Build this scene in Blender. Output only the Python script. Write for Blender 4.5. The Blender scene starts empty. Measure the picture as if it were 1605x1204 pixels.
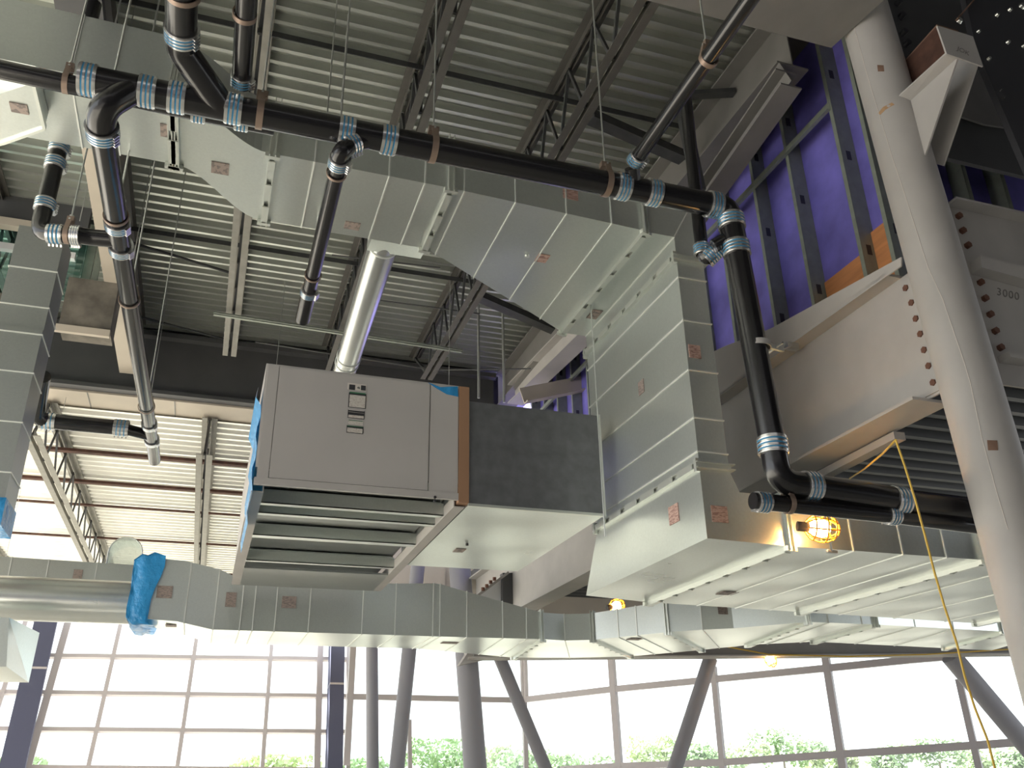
import bpy, math, random
from mathutils import Vector, Matrix, Quaternion
random.seed(7)
R = math.radians
scene = bpy.context.scene
COL = scene.collection

# ------------------------------------------------------------------ camera
FPX, PITCH, ROLL, YAW = 1373.26, R(24.15366), R(-1.07241), R(18.98397)
CAM = Vector((0, 0, 1.6))
_cy, _sy = math.cos(YAW), math.sin(YAW)
FWD = Vector((_sy*math.cos(PITCH), _cy*math.cos(PITCH), math.sin(PITCH)))
_r0 = Vector((_cy, -_sy, 0)); _u0 = _r0.cross(FWD)
RGT = math.cos(ROLL)*_r0 + math.sin(ROLL)*_u0
UPV = -math.sin(ROLL)*_r0 + math.cos(ROLL)*_u0
cd = bpy.data.cameras.new('camera'); cam = bpy.data.objects.new('camera', cd); COL.objects.link(cam)
cd.sensor_width = 36.0; cd.lens = 36.0*FPX/1605.0; cd.clip_end = 600; cd.clip_start = 0.05
m = Matrix((RGT, UPV, -FWD)).transposed().to_4x4(); m.translation = CAM
cam.matrix_world = m
scene.camera = cam

# ------------------------------------------------------------------ sky, sun, exposure
w = bpy.data.worlds.new('sky'); scene.world = w; w.use_nodes = True
bg = w.node_tree.nodes['Background']
bg.inputs[0].default_value = (0.92, 0.96, 1.0, 1); bg.inputs[1].default_value = 1.7
sd = bpy.data.lights.new('sun', 'SUN'); sd.energy = 19.0; sd.angle = R(0.6); sd.color = (1.0, 0.955, 0.88)
sun = bpy.data.objects.new('sun', sd); COL.objects.link(sun)
sun.rotation_euler = Vector((-0.74, 0.36, 0.57)).to_track_quat('Z', 'Y').to_euler()
scene.view_settings.view_transform = 'Standard'; scene.view_settings.look = 'None'
scene.view_settings.gamma = 1.0; scene.view_settings.use_curve_mapping = False
scene.view_settings.exposure = 0.68

# ------------------------------------------------------------------ helpers
def ray(x, y): return FWD + RGT*((x-802.5)/FPX) - UPV*((y-602.0)/FPX)
def at(x, y, X=None, Y=None, Z=None):
    """the point of the place seen at a spot of the photo, on a plane of the building"""
    d = ray(x, y)
    if X is not None: t = (X-CAM.x)/d.x
    elif Y is not None: t = (Y-CAM.y)/d.y
    else: t = (Z-CAM.z)/d.z
    return CAM + d*t
def onpl(x, y, p0, n):
    d = ray(x, y); t = (p0-CAM).dot(n)/d.dot(n)
    return CAM + d*t

class MB:
    def __init__(s): s.v = []; s.f = []; s.sm = []
    def face(s, idx, sm=False): s.f.append(idx); s.sm.append(sm)
    def quad(s, *pts):
        b = len(s.v); s.v += [Vector(p) for p in pts]; s.face(list(range(b, b+len(pts))))
    def hex8(s, p):
        b = len(s.v); s.v += [Vector(q) for q in p]
        for q in ((0,3,2,1),(4,5,6,7),(0,1,5,4),(1,2,6,5),(2,3,7,6),(3,0,4,7)): s.face([b+i for i in q])
        return s
    def box(s, x0, x1, y0, y1, z0, z1):
        return s.hex8([(x0,y0,z0),(x1,y0,z0),(x1,y1,z0),(x0,y1,z0),(x0,y0,z1),(x1,y0,z1),(x1,y1,z1),(x0,y1,z1)])
    def bar(s, p0, p1, wd, ht, up=(0,0,1), o=(0,0)):
        p0, p1 = Vector(p0), Vector(p1); d = (p1-p0).normalized(); up = Vector(up)
        sd_ = d.cross(up)
        if sd_.length < 1e-4: sd_ = d.cross(Vector((0,1,0)))
        sd_.normalize(); u = sd_.cross(d).normalized()
        off = sd_*o[0] + u*o[1]; a, b = sd_*wd/2, u*ht/2
        return s.hex8([p0+off-a-b, p0+off+a-b, p1+off+a-b, p1+off-a-b, p0+off-a+b, p0+off+a+b, p1+off+a+b, p1+off-a+b])
    def prism(s, poly, vec):
        b = len(s.v); n = len(poly); vec = Vector(vec)
        s.v += [Vector(p) for p in poly] + [Vector(p)+vec for p in poly]
        s.face([b+i for i in range(n)][::-1]); s.face([b+n+i for i in range(n)])
        for i in range(n): s.face([b+i, b+(i+1)%n, b+n+(i+1)%n, b+n+i])
        return s
    def tube(s, pts, r, n=20, cap=True, rr=None):
        pts = [Vector(p) for p in pts]; N = len(pts)
        T = []
        for i in range(N):
            a = pts[max(i-1,0)]; b = pts[min(i+1,N-1)]; T.append((b-a).normalized())
        ref = Vector((0,0,1)) if abs(T[0].z) < .9 else Vector((0,1,0))
        nrm = (ref - T[0]*ref.dot(T[0])).normalized(); base = len(s.v); frames = []
        for i in range(N):
            nrm = (nrm - T[i]*nrm.dot(T[i])).normalized(); bn = T[i].cross(nrm); frames.append((nrm.copy(), bn))
            ri = rr[i] if rr else r
            for k in range(n):
                t = 2*math.pi*k/n; s.v.append(pts[i] + (nrm*math.cos(t)+bn*math.sin(t))*ri)
        for i in range(N-1):
            for k in range(n):
                s.face([base+i*n+k, base+i*n+(k+1)%n, base+(i+1)*n+(k+1)%n, base+(i+1)*n+k], True)
        if cap:
            for i, rev in ((0, True), (N-1, False)):
                b = len(s.v); s.v += [v.copy() for v in s.v[base+i*n:base+i*n+n]]
                idx = list(range(b, b+n)); s.face(idx[::-1] if rev else idx)
        return s
    def cyl(s, p0, p1, r, n=20, r2=None, cap=True):
        return s.tube([p0, p1], r, n, cap, [r, r if r2 is None else r2])
    def ring(s, p0, p1, ri, ro, n=28):
        """a hollow band from p0 to p1"""
        p0, p1 = Vector(p0), Vector(p1); d = (p1-p0).normalized()
        ref = Vector((0,0,1)) if abs(d.z) < .9 else Vector((0,1,0))
        a = (ref-d*ref.dot(d)).normalized(); c = d.cross(a)
        for (ra, pa, rb, pb) in ((ro,p0,ro,p1),(ro,p1,ri,p1),(ri,p1,ri,p0),(ri,p0,ro,p0)):
            b = len(s.v)
            for (rad, p) in ((ra,pa),(rb,pb)):
                for k in range(n):
                    t = 2*math.pi*k/n; s.v.append(p+(a*math.cos(t)+c*math.sin(t))*rad)
            for k in range(n): s.face([b+k, b+(k+1)%n, b+n+(k+1)%n, b+n+k], True)
        return s
    def ring4(s, c, axis, out, wd, lift=0.0):
        """a raised frame round a four-cornered section"""
        c = [Vector(p) for p in c]; ax = Vector(axis).normalized()*wd/2; O = []; I = []
        for i in range(4):
            e1 = (c[(i+1)%4]-c[i]).normalized(); e2 = (c[(i-1)%4]-c[i]).normalized()
            o = -(e1+e2); O.append(c[i]+o*out); I.append(c[i]+(e1+e2)*.004)
        for i in range(4):
            j = (i+1)%4
            s.hex8([I[i]-ax, I[j]-ax, O[j]-ax, O[i]-ax, I[i]+ax, I[j]+ax, O[j]+ax, O[i]+ax])
        return s
    def mesh(s, name, mats, off=Vector((0,0,0))):
        me = bpy.data.meshes.new(name); me.from_pydata([tuple(v-off) for v in s.v], [], s.f); me.update()
        me.polygons.foreach_set('use_smooth', s.sm)
        for mm in (mats if isinstance(mats, (list, tuple)) else [mats]): me.materials.append(mm)
        return me
    def build(s, name, mat, parent=None):
        off = Vector(parent['_o']) if parent is not None and '_o' in parent else Vector((0,0,0))
        o = bpy.data.objects.new(name, s.mesh(name, mat, off)); COL.objects.link(o)
        if parent is not None:
            o.parent = parent
        o['_o'] = tuple(off)
        return o

def tag(o, label=None, cat=None, group=None, kind=None):
    if label: o['label'] = label
    if cat: o['category'] = cat
    if group: o['group'] = group
    if kind: o['kind'] = kind
    return o
def thing(name, label, cat, loc=(0,0,0), group=None):
    o = bpy.data.objects.new(name, None); COL.objects.link(o); o.location = loc; o['_o'] = tuple(loc)
    o.empty_display_size = .1
    return tag(o, label, cat, group)
def struct(name, mb, mat, label=None):
    return tag(mb.build(name, mat), label, None, None, 'structure')
def copytree(o, parent=None):
    c = o.copy(); COL.objects.link(c)
    if parent is not None: c.parent = parent
    for ch in KIDS.get(o.name, []): 
        k = copytree(ch, c); KIDS.setdefault(c.name, []).append(k)
    return c
def textmesh(cu):
    to = bpy.data.objects.new('tmp', cu); COL.objects.link(to); bpy.context.view_layer.update()
    me = bpy.data.meshes.new_from_object(to.evaluated_get(bpy.context.evaluated_depsgraph_get())); bpy.data.objects.remove(to)
    me.materials.clear(); me.materials.append(M['ink']); o = bpy.data.objects.new('handwriting', me); COL.objects.link(o); return o
KIDS = {}
def kid(o):
    KIDS.setdefault(o.parent.name, []).append(o); return o
def arc(pts, rad, n=8):
    """a polyline with its corners rounded"""
    pts = [Vector(p) for p in pts]; out = [pts[0]]
    for i in range(1, len(pts)-1):
        a, b, c = pts[i-1], pts[i], pts[i+1]; u = (a-b).normalized(); v = (c-b).normalized()
        ang = math.acos(max(-1, min(1, u.dot(v)))); t = min(rad/math.tan(ang/2), (a-b).length*.95, (c-b).length*.95)
        p0 = b+u*t; p1 = b+v*t
        for k in range(n+1):
            f = k/n; out.append((p0*(1-f)**2)+(b*2*f*(1-f))+(p1*f*f))
    out.append(pts[-1]); return out

# ------------------------------------------------------------------ materials
def mat(name, col, rough=.5, metal=0.0, **k):
    mm = bpy.data.materials.new(name); mm.use_nodes = True; nt = mm.node_tree
    b = nt.nodes['Principled BSDF']
    b.inputs['Base Color'].default_value = (*col, 1); b.inputs['Roughness'].default_value = rough
    b.inputs['Metallic'].default_value = metal
    if 'spec' in k: b.inputs['Specular IOR Level'].default_value = k['spec']
    if 'emit' in k:
        b.inputs['Emission Color'].default_value = (*k['emit'], 1); b.inputs['Emission Strength'].default_value = k.get('es', 1)
    tc = nt.nodes.new('ShaderNodeTexCoord')
    if 'noise' in k:      # (scale, amount, [stretch]) colour variation
        sc, am = k['noise'][:2]
        mp = nt.nodes.new('ShaderNodeMapping'); nt.links.new(tc.outputs['Object'], mp.inputs[0])
        if len(k['noise']) > 2: mp.inputs['Scale'].default_value = k['noise'][2]
        no = nt.nodes.new('ShaderNodeTexNoise'); no.inputs['Scale'].default_value = sc; no.inputs['Detail'].default_value = 5
        nt.links.new(mp.outputs[0], no.inputs['Vector'])
        mr = nt.nodes.new('ShaderNodeMapRange'); mr.inputs['From Min'].default_value = .3; mr.inputs['From Max'].default_value = .7
        nt.links.new(no.outputs['Fac'], mr.inputs['Value'])
        mx = nt.nodes.new('ShaderNodeMix'); mx.data_type = 'RGBA'
        c2 = k.get('col2', tuple(c*(1-am) for c in col))
        mx.inputs['A'].default_value = (*c2, 1); mx.inputs['B'].default_value = (*col, 1)
        nt.links.new(mr.outputs[0], mx.inputs['Factor']); nt.links.new(mx.outputs['Result'], b.inputs['Base Color'])
    if 'bump' in k:       # (scale, strength, distance)
        no = nt.nodes.new('ShaderNodeTexNoise'); no.inputs['Scale'].default_value = k['bump'][0]; no.inputs['Detail'].default_value = k.get('bd', 1)
        nt.links.new(tc.outputs['Object'], no.inputs['Vector'])
        bp = nt.nodes.new('ShaderNodeBump'); bp.inputs['Strength'].default_value = k['bump'][1]; bp.inputs['Distance'].default_value = k['bump'][2]
        nt.links.new(no.outputs['Fac'], bp.inputs['Height']); nt.links.new(bp.outputs[0], b.inputs['Normal'])
    return mm
def galv_mat(name, col, rough, wav=.02):
    """zinc coated sheet: fine spangle, soft oil-canning"""
    mm = bpy.data.materials.new(name); mm.use_nodes = True; nt = mm.node_tree; b = nt.nodes['Principled BSDF']
    b.inputs['Metallic'].default_value = .78
    tc = nt.nodes.new('ShaderNodeTexCoord')
    vo = nt.nodes.new('ShaderNodeTexVoronoi'); vo.inputs['Scale'].default_value = 70; nt.links.new(tc.outputs['Object'], vo.inputs['Vector'])
    no = nt.nodes.new('ShaderNodeTexNoise'); no.inputs['Scale'].default_value = 1.1; no.inputs['Detail'].default_value = 3; nt.links.new(tc.outputs['Object'], no.inputs['Vector'])
    mx = nt.nodes.new('ShaderNodeMix'); mx.data_type = 'RGBA'
    mx.inputs['A'].default_value = (*[c*.94 for c in col], 1); mx.inputs['B'].default_value = (*col, 1)
    nt.links.new(vo.outputs['Color'], mx.inputs['Factor']); nt.links.new(mx.outputs['Result'], b.inputs['Base Color'])
    mr = nt.nodes.new('ShaderNodeMapRange'); mr.inputs['To Min'].default_value = rough-.06; mr.inputs['To Max'].default_value = rough+.08
    nt.links.new(no.outputs['Fac'], mr.inputs['Value']); nt.links.new(mr.outputs[0], b.inputs['Roughness'])
    n2 = nt.nodes.new('ShaderNodeTexNoise'); n2.inputs['Scale'].default_value = 1.3; n2.inputs['Detail'].default_value = 0; nt.links.new(tc.outputs['Object'], n2.inputs['Vector'])
    bp = nt.nodes.new('ShaderNodeBump'); bp.inputs['Strength'].default_value = 1.0; bp.inputs['Distance'].default_value = wav
    nt.links.new(n2.outputs['Fac'], bp.inputs['Height']); nt.links.new(bp.outputs[0], b.inputs['Normal'])
    return mm
def paper_mat(name, col, ink, sx=1, sz=1, thr=.5):
    """printed label: rows of dark marks on paper"""
    mm = bpy.data.materials.new(name); mm.use_nodes = True; nt = mm.node_tree; b = nt.nodes['Principled BSDF']; b.inputs['Roughness'].default_value = .6
    tc = nt.nodes.new('ShaderNodeTexCoord'); no = nt.nodes.new('ShaderNodeTexNoise')
    mp = nt.nodes.new('ShaderNodeMapping'); mp.inputs['Scale'].default_value = (30*sx, 30*sx, 130*sz)
    nt.links.new(tc.outputs['Object'], mp.inputs[0]); nt.links.new(mp.outputs[0], no.inputs['Vector']); no.inputs['Scale'].default_value = 1.0
    cr = nt.nodes.new('ShaderNodeMapRange'); cr.inputs['From Min'].default_value = thr; cr.inputs['From Max'].default_value = thr+.06
    nt.links.new(no.outputs['Fac'], cr.inputs['Value'])
    mx = nt.nodes.new('ShaderNodeMix'); mx.data_type = 'RGBA'; mx.inputs['A'].default_value = (*col,1); mx.inputs['B'].default_value = (*ink,1)
    nt.links.new(cr.outputs[0], mx.inputs['Factor']); nt.links.new(mx.outputs['Result'], b.inputs['Base Color'])
    return mm
def glass_mat(name, col, fac=.12):
    mm = bpy.data.materials.new(name); mm.use_nodes = True; nt = mm.node_tree; nt.nodes.remove(nt.nodes['Principled BSDF'])
    t = nt.nodes.new('ShaderNodeBsdfTransparent'); t.inputs[0].default_value = (*col,1)
    g = nt.nodes.new('ShaderNodeBsdfGlossy'); g.inputs['Roughness'].default_value = .02
    mx = nt.nodes.new('ShaderNodeMixShader'); mx.inputs[0].default_value = fac
    nt.links.new(t.outputs[0], mx.inputs[1]); nt.links.new(g.outputs[0], mx.inputs[2]); nt.links.new(mx.outputs[0], nt.nodes['Material Output'].inputs[0])
    return mm
def film_mat(name, col, fac=.55):
    mm = mat(name, col, .25, 0, bump=(9, 1.0, .03), bd=3); nt = mm.node_tree; b = nt.nodes['Principled BSDF']
    t = nt.nodes.new('ShaderNodeBsdfTransparent'); t.inputs[0].default_value = (*col,1); mx = nt.nodes.new('ShaderNodeMixShader'); mx.inputs[0].default_value = fac
    nt.links.new(t.outputs[0], mx.inputs[1]); nt.links.new(b.outputs[0], mx.inputs[2]); nt.links.new(mx.outputs[0], nt.nodes['Material Output'].inputs[0])
    return mm
M = dict(
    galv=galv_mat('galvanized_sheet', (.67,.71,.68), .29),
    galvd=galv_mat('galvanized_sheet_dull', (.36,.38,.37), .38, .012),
    spiral=galv_mat('spiral_duct_sheet', (.66,.68,.66), .24, .004),
    seam=mat('galvanized_edge', (.80,.82,.78), .45, .5),
    flange=mat('flange_steel', (.72,.75,.70), .34, .75),
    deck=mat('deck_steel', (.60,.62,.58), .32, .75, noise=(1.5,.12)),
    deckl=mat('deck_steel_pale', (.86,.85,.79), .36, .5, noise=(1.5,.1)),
    joist=mat('joist_primer', (.075,.078,.080), .6, .1, noise=(8,.3)),
    chordl=mat('joist_chord_lit', (.26,.25,.22), .6, .1, noise=(8,.2)),  # paler chord copy: light from the windows put into the colour
    chord=mat('joist_chord_primer', (.105,.10,.09), .6, .1, noise=(8,.2)),
    iron=mat('cast_iron_black', (.010,.0095,.011), .20, 0, spec=.6, noise=(14,.3), bump=(60,.15,.002)),
    steel=mat('stainless_band', (.72,.72,.72), .22, .95),
    blue=mat('gasket_blue', (.03,.22,.42), .5),
    copper=mat('hanger_copper', (.27,.20,.16), .45, .6),
    rod=mat('zinc_rod', (.55,.56,.55), .35, .9),
    colpaint=mat('column_grey_paint', (.27,.265,.29), .6), primer=mat('grey_primer', (.41,.39,.37), .62, 0, noise=(3,.12), bump=(80,.1,.002)),
    primerd=mat('grey_primer_dark', (.22,.21,.20), .62, 0, noise=(3,.15)),
    girder=mat('girder_dark_paint', (.085,.085,.088), .6, 0, noise=(2,.2)),
    cream=mat('cream_soffit_steel', (.52,.46,.38), .6, 0, noise=(1.3,.15)),
    unit=mat('unit_grey_paint', (.44,.42,.41), .45, 0.0, noise=(2,.06)),
    unitd=mat('unit_dark_panel', (.23,.235,.25), .33, .6, noise=(9,.25)),
    foam=mat('brown_foam_board', (.30,.17,.10), .8, 0),
    purple=mat('sheathing_purple', (.22,.19,.68), .7, 0, noise=(2.5,.45)),
    wood=mat('plywood_orange', (.62,.26,.10), .65, 0, noise=(2,.3,(1,1,9))),
    stud=mat('stud_zinc', (.30,.33,.28), .45, .35, noise=(10,.2)),
    mull=mat('mullion_paint', (.40,.37,.385), .5, .2),
    bluepost=mat('post_blue_membrane', (.055,.06,.11), .7),
    glass=glass_mat('window_glass', (.93,.97,.96), .06),
    tealglass=glass_mat('teal_glass', (.60,.80,.78), .15),
    rust=mat('rust_steel', (.10,.045,.030), .8, .2, noise=(9,.5)),
    rustlt=mat('rust_steel_light', (.22,.13,.09), .7, .2, noise=(9,.4)),
    bolt=mat('rusty_bolt', (.16,.075,.05), .6, .4),
    sbolt=mat('shiny_bolt', (.7,.7,.65), .2, 1),
    concrete=mat('concrete', (.34,.31,.27), .9, 0, noise=(6,.25)),
    conc2=mat('weathered_concrete', (.20,.18,.15), .9, 0, noise=(5,.5)),
    floor=mat('floor_slab', (.70,.67,.60), .8, 0, noise=(.3,.4)),
    floord=mat('floor_dark_unseen', (.20,.19,.18), .9, 0, noise=(.5,.2)),
    dark=mat('dark_wall_paint', (.10,.10,.11), .8),
    ground=mat('ground_gravel', (.36,.34,.28), .9, 0, noise=(.1,.2)),
    film=film_mat('blue_film', (.04,.32,.68), .80),
    clear=film_mat('clear_plastic', (.80,.86,.82), .45),
    cable=mat('cable_yellow', (.60,.38,.05), .5),
    wire=mat('wire_grey', (.16,.16,.16), .4, .5),
    deckd=mat('deck_steel_dark', (.05,.052,.055), .5, .1), cage=mat('lamp_guard_yellow', (.85,.36,.02), .4),
    socket=mat('lamp_socket', (.05,.05,.05), .5),
    bulb=mat('bulb_lit', (1,.8,.5), .3, emit=(1.0,.62,.22), es=45),
    stick=paper_mat('duct_label_paper', (.30,.24,.21), (.17,.14,.13)),
    stickr=paper_mat('duct_label_pink', (.46,.31,.26), (.26,.15,.13)),
    paper=paper_mat('unit_label_paper', (.55,.52,.48), (.34,.27,.25), 2, 2, .56),
    green=mat('label_green', (.03,.16,.07), .5), black=mat('label_black', (.03,.03,.035), .5), white=mat('label_white', (.6,.56,.52), .5),
    ink=mat('marker_ink', (.17,.16,.15), .8),
    chalk=mat('scratch_light', (.62,.57,.52), .8),
    leaf=mat('leaf_hazy_green', (.30,.42,.22), .7), leaf2=mat('leaf_hazy_pale', (.40,.50,.26), .7), bark=mat('bark', (.2,.17,.13), .9),  # both leaf tones lightened: outdoor haze and glare put into the colour
    postwhite=mat('post_white', (.7,.7,.7), .5), bluecar=mat('car_blue', (.05,.25,.6), .3),
)

# ------------------------------------------------------------------ building shell
def decking(x0, x1, y0, y1, z, pitch, depth=.085, name='ceiling', mt='deck', fr=(.26,.34,.92)):
    """ribbed steel deck, ribs running along x: narrow low flats, wide raised flats"""
    mb = MB(); y = y0
    prof = []
    while y < y1:
        prof += [(y, z), (y+pitch*fr[0], z), (y+pitch*fr[1], z+depth), (y+pitch*fr[2], z+depth)]
        y += pitch
    prof.append((y, z))
    for k in range(len(prof)-1):
        (a, za), (b, zb) = prof[k], prof[k+1]
        mb.quad((x0,a,za),(x0,b,zb),(x1,b,zb),(x1,a,za))
    mb.box(x0, x1, y0, y, z+depth+.01, z+depth+.06)
    return struct(name, mb, M[mt])
decking(-14, 4.46, -7, 13.85, 8.20, .178)
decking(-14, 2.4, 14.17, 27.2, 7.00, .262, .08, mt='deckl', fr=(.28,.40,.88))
decking(5.12, 10.5, 5.2, 17.1, 5.02, .30, mt='deckd')  # this deck has one even tone, much darker than the other two
struct('floor', MB().box(-30, 30, -1.0, 29, -.3, 0), M['floor'])
struct('floor', MB().box(-30, 30, -20, -1.0, -.3, 0), M['floord'])  # unseen floor behind the camera, darkened to cut light bouncing upward
struct('wall_back', MB().box(-16, 17, -8.3, -8, 0, 9), M['dark'])
struct('ceiling', MB().box(4.46, 14, -8, 16, 8.30, 8.5), M['dark'])
struct('ceiling', MB().box(2.45, 24, 17.45, 27.6, 5.65, 5.85), M['cream'])
struct('ceiling', MB().box(4.9, 24, 5.2, 17.2, 5.30, 5.40), M['dark'])
struct('wall_side', MB().box(13.8, 14, -8, 2, 3.5, 9), M['dark'])
struct('wall_upper', MB().box(-14, 4.5, 13.86, 13.92, 7.1, 8.4), M['dark'])
tag(MB().box(-260, 300, 29, 420, -.6, -.25).build('ground', M['ground']), 'pale ground outside the glass walls', 'ground', kind='structure')

# girder that closes the upper roof, with its lit underside
def ibeam(name, label, p0, p1, depth, width, material, web=.012, fl=.02, cat='beam', up=(0,0,1), zlab=None):
    """p0,p1: centreline of the top"""
    t = thing(name, label, cat, p0)
    p0, p1 = Vector(p0), Vector(p1)
    MB().bar(p0, p1, web, depth, up, (0,-depth/2)).build('web', material, t)
    MB().bar(p0, p1, width, fl, up, (0,-fl/2)).build('top_flange', material, t)
    MB().bar(p0, p1, width, fl, up, (0,-depth+fl/2)).build('bottom_flange', zlab or material, t)
    return t
g = thing('roof_girder', 'deep dark grey girder closing the upper roof behind the fan unit', 'beam', (-2.6,13.5,6.9))
MB().box(-9, 4.3, 13.50, 13.56, 7.12, 8.02).build('web', M['girder'], g)
MB().box(-9, 4.3, 13.35, 13.85, 8.02, 8.10).build('top_flange', M['girder'], g)
MB().box(-9, 4.3, 13.38, 13.56, 7.06, 7.12).build('bottom_flange', M['girder'], g)
g = thing('soffit_plate', 'cream soffit plate under the dark girder at the edge of the lower roof', 'soffit', (-2,13.6,6.86))
MB().box(-9, 2.4, 13.56, 14.22, 7.03, 7.07).build('plate', M['cream'], g)
for i, x in enumerate((-2.15, -.9, 1.2)):
    MB().box(x-.006, x+.006, 13.57, 14.22, 7.023, 7.03).build('joint', M['wire'], g)

# ------------------------------------------------------------------ open web joists
def joist(x, y0, y1, zt, zb, label, group, cm='chord', step=.62, gap=.045, leg=.075, yb0=None, yb1=None):
    t = thing('roof_joist', label, 'joist', (x, y0, zt), group)
    mb = MB()
    for s in (-1, 1):
        xa = x+s*gap/2; xb = x+s*(gap/2+leg)
        mb.box(min(xa,xb), max(xa,xb), y0, y1, zt-.008, zt); mb.box(min(xa,xa+s*.008), max(xa,xa+s*.008), y0, y1, zt-leg, zt-.008)
    mb.build('top_chord', M[cm], t)
    ya, yb = (yb0 if yb0 is not None else y0+.5), (yb1 if yb1 is not None else y1-.5)
    mb = MB()
    for s in (-1, 1):
        xa = x+s*gap/2; xb = x+s*(gap/2+leg)
        mb.box(min(xa,xb), max(xa,xb), ya, yb, zb, zb+.008); mb.box(min(xa,xa+s*.008), max(xa,xa+s*.008), ya, yb, zb+.008, zb+leg)
    mb.build('bottom_chord', M[cm], t)
    n = max(1, int((yb-ya-.2)/step)); st = (yb-ya-.2)/n
    ms = {}
    for k in range(n):
        a = ya+.1+k*st
        for (p, q, w_) in (((x,a,zb+.04),(x,a+st/2,zt-.04),.022), ((x,a+st/2,zt-.04),(x,a+st,zb+.04),.022)):
            MB().bar(p, q, w_*1.3, w_*1.3, (1,0,0)).build('web_bar', M['joist'], t)
    for (p, q) in (((x,y0+.03,zt-.03),(x,ya+.1,zb+.04)), ((x,y1-.03,zt-.03),(x,yb-.1,zb+.04))):
        MB().bar(p, q, .035, .035, (1,0,0)).build('end_bar', M['joist'], t)
    return t
G = 'upper roof joists'
joist(-3.0, -1, 13.4, 8.19, 7.35, 'upper roof joist left of the big black pipe, mostly hidden by the duct', G)
joist(-1.62+.05, -1, 13.35, 8.19, 7.60, 'upper roof joist near the left edge, above the left drain pipe', G)
joist(-.165, -1, 13.3, 8.19, 7.35, 'double chord joist seen head on left of the centre, ending above the fan unit', G, 'chordl', yb1=12.35)
joist(1.35, -1, 13.3, 8.19, 7.35, 'upper roof joist running from top centre down behind the round duct', G)
joist(2.82, -1, 13.3, 8.19, 7.35, 'upper roof joist with crossing web bars, right of the top centre', G, yb1=12.35)
G = 'lower roof joists'
joist(-2.72, 14.02, 26.5, 6.99, 6.18, 'lower roof joist with visible zigzag web at far left', G, 'chordl', step=1.15, yb0=13.3, yb1=26.2, gap=.06, leg=.09)
joist(-.36, 14.02, 26.5, 6.99, 6.18, 'lower roof joist seen nearly head on, left of the fan unit', G, 'chordl', step=1.15, yb0=13.5, gap=.06, leg=.09)
joist(-5.2, 14.02, 26.5, 6.99, 6.18, 'lower roof joist beyond the tall left duct', G, 'chordl', step=1.15)
joist(2.1, 14.02, 26.5, 6.99, 6.18, 'lower roof joist hidden behind the fan unit', G, step=1.15)
# bridging
for (x0,x1,y,z,lab) in ((-3.2,4.4,6.62,8.1,'black bridging angle crossing the upper joists near the top edge'),
                        (-3.2,4.4,10.45,8.1,'black bridging angle across the upper deck behind the main duct')):
    t = thing('bridging_angle', lab, 'brace', (x0,y,z), 'upper roof bridging'); MB().box(x0,x1,y-.035,y+.035,z,z+.007).box(x0,x1,y-.035,y-.028,z-.06,z).build('angle', M['joist'], t)
for (y, z, h, lab) in ((15.9,6.88,.11,'first dark brace line across the lower roof'),(17.7,6.88,.11,'second dark brace line across the lower roof'),
               (19.4,6.88,.05,'third thin brace line across the lower roof'),(22.2,6.88,.06,'fourth thin brace line across the lower roof'),(25.6,6.88,.07,'farthest brace line across the lower roof')):
    tag(MB().box(-6,2.3,y-.03,y+.03+h*.6,z-h*.3,z+.02).build('bridging_angle', M['rust']), lab, 'brace', 'lower roof bridging')
for (a,b,lab) in (((at(205,380,Z=8.05)),(at(362,428,Z=8.05)),'thin diagonal brace between the left joists, upper one'),
              ((at(220,497,Z=8.05)),(at(352,532,Z=8.05)),'thin diagonal brace between the left joists, lower one')):
    tag(MB().cyl(a,b,.02,8).build('brace_rod', M['joist']), lab, 'brace', 'diagonal braces under the upper deck')
tag(MB().bar(at(745,462,Z=7.9), at(872,518,Z=7.9), .16, .10).build('brace_angle', M['joist']), 'black diagonal brace emerging below the flared duct', 'brace')
tag(MB().bar(at(925,183,Z=7.7), at(1070,247,Z=7.7), .14, .10).build('brace_angle', M['joist']), 'black diagonal brace behind the small drain pipe at upper right', 'brace')
tag(MB().bar(at(1068,165,Y=6.2), at(1096,300,Y=6.2), .10, .10).build('brace_post', M['joist']), 'black upright post under the roof edge at upper right', 'post')
tag(MB().bar(at(1066,150,Z=8.0), at(1152,145,Z=8.0), .09, .05).build('brace_tube', M['joist']), 'short black tube end by the grey edge beam', 'brace')
# trapeze strut and conduits
t = thing('strut_trapeze', 'long thin strut channel hung under the upper deck', 'strut', (-.4,11.1,7.3))
MB().bar(at(335,490,Z=7.3), at(724,549,Z=7.3), .04, .02).bar(at(335,493,Z=7.26), at(724,552,Z=7.26), .04, .02).build('channel', M['stud'], t)
for (a,b,lab) in ((at(400,536,Z=7.5),at(700,583,Z=7.5),'thin conduit crossing behind the round duct'),
              (at(520,400,Z=7.9)-Vector((0,0,0)),at(690,420,Z=7.9),'thin conduit right behind the main duct underside'),
              (at(590,470,Z=7.8),at(752,492,Z=7.8),'short conduit run right of the round duct'),
              (at(690,580,Z=7.2),at(832,578,Z=7.2),'thin conduit above the plenum box')):
    tag(MB().cyl(a,b,.012,8).build('conduit', M['wire']), lab, 'conduit')

# ------------------------------------------------------------------ threaded rods
def rod(px0, py0, z0, z1, lab, r=.006, fixed=None, grp='threaded hanger rods'):
    p = at(px0, py0, Z=z0) if fixed is None else Vector(fixed)
    t = thing('hanger_rod', lab, 'rod', (p.x, p.y, z1), grp)
    MB().cyl((p.x,p.y,z0), (p.x,p.y,z1), r, 8).build('shaft', M['rod'], t)
    MB().cyl((p.x,p.y,z1-.012), (p.x,p.y,z1+.012), .014, 6).build('nut', M['rod'], t)
    return p
rod(675,58,8.18,5.45,'hanger rod coming down to the main pipe right of centre', fixed=(.99,4.4,8.18)) if False else None

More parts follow.
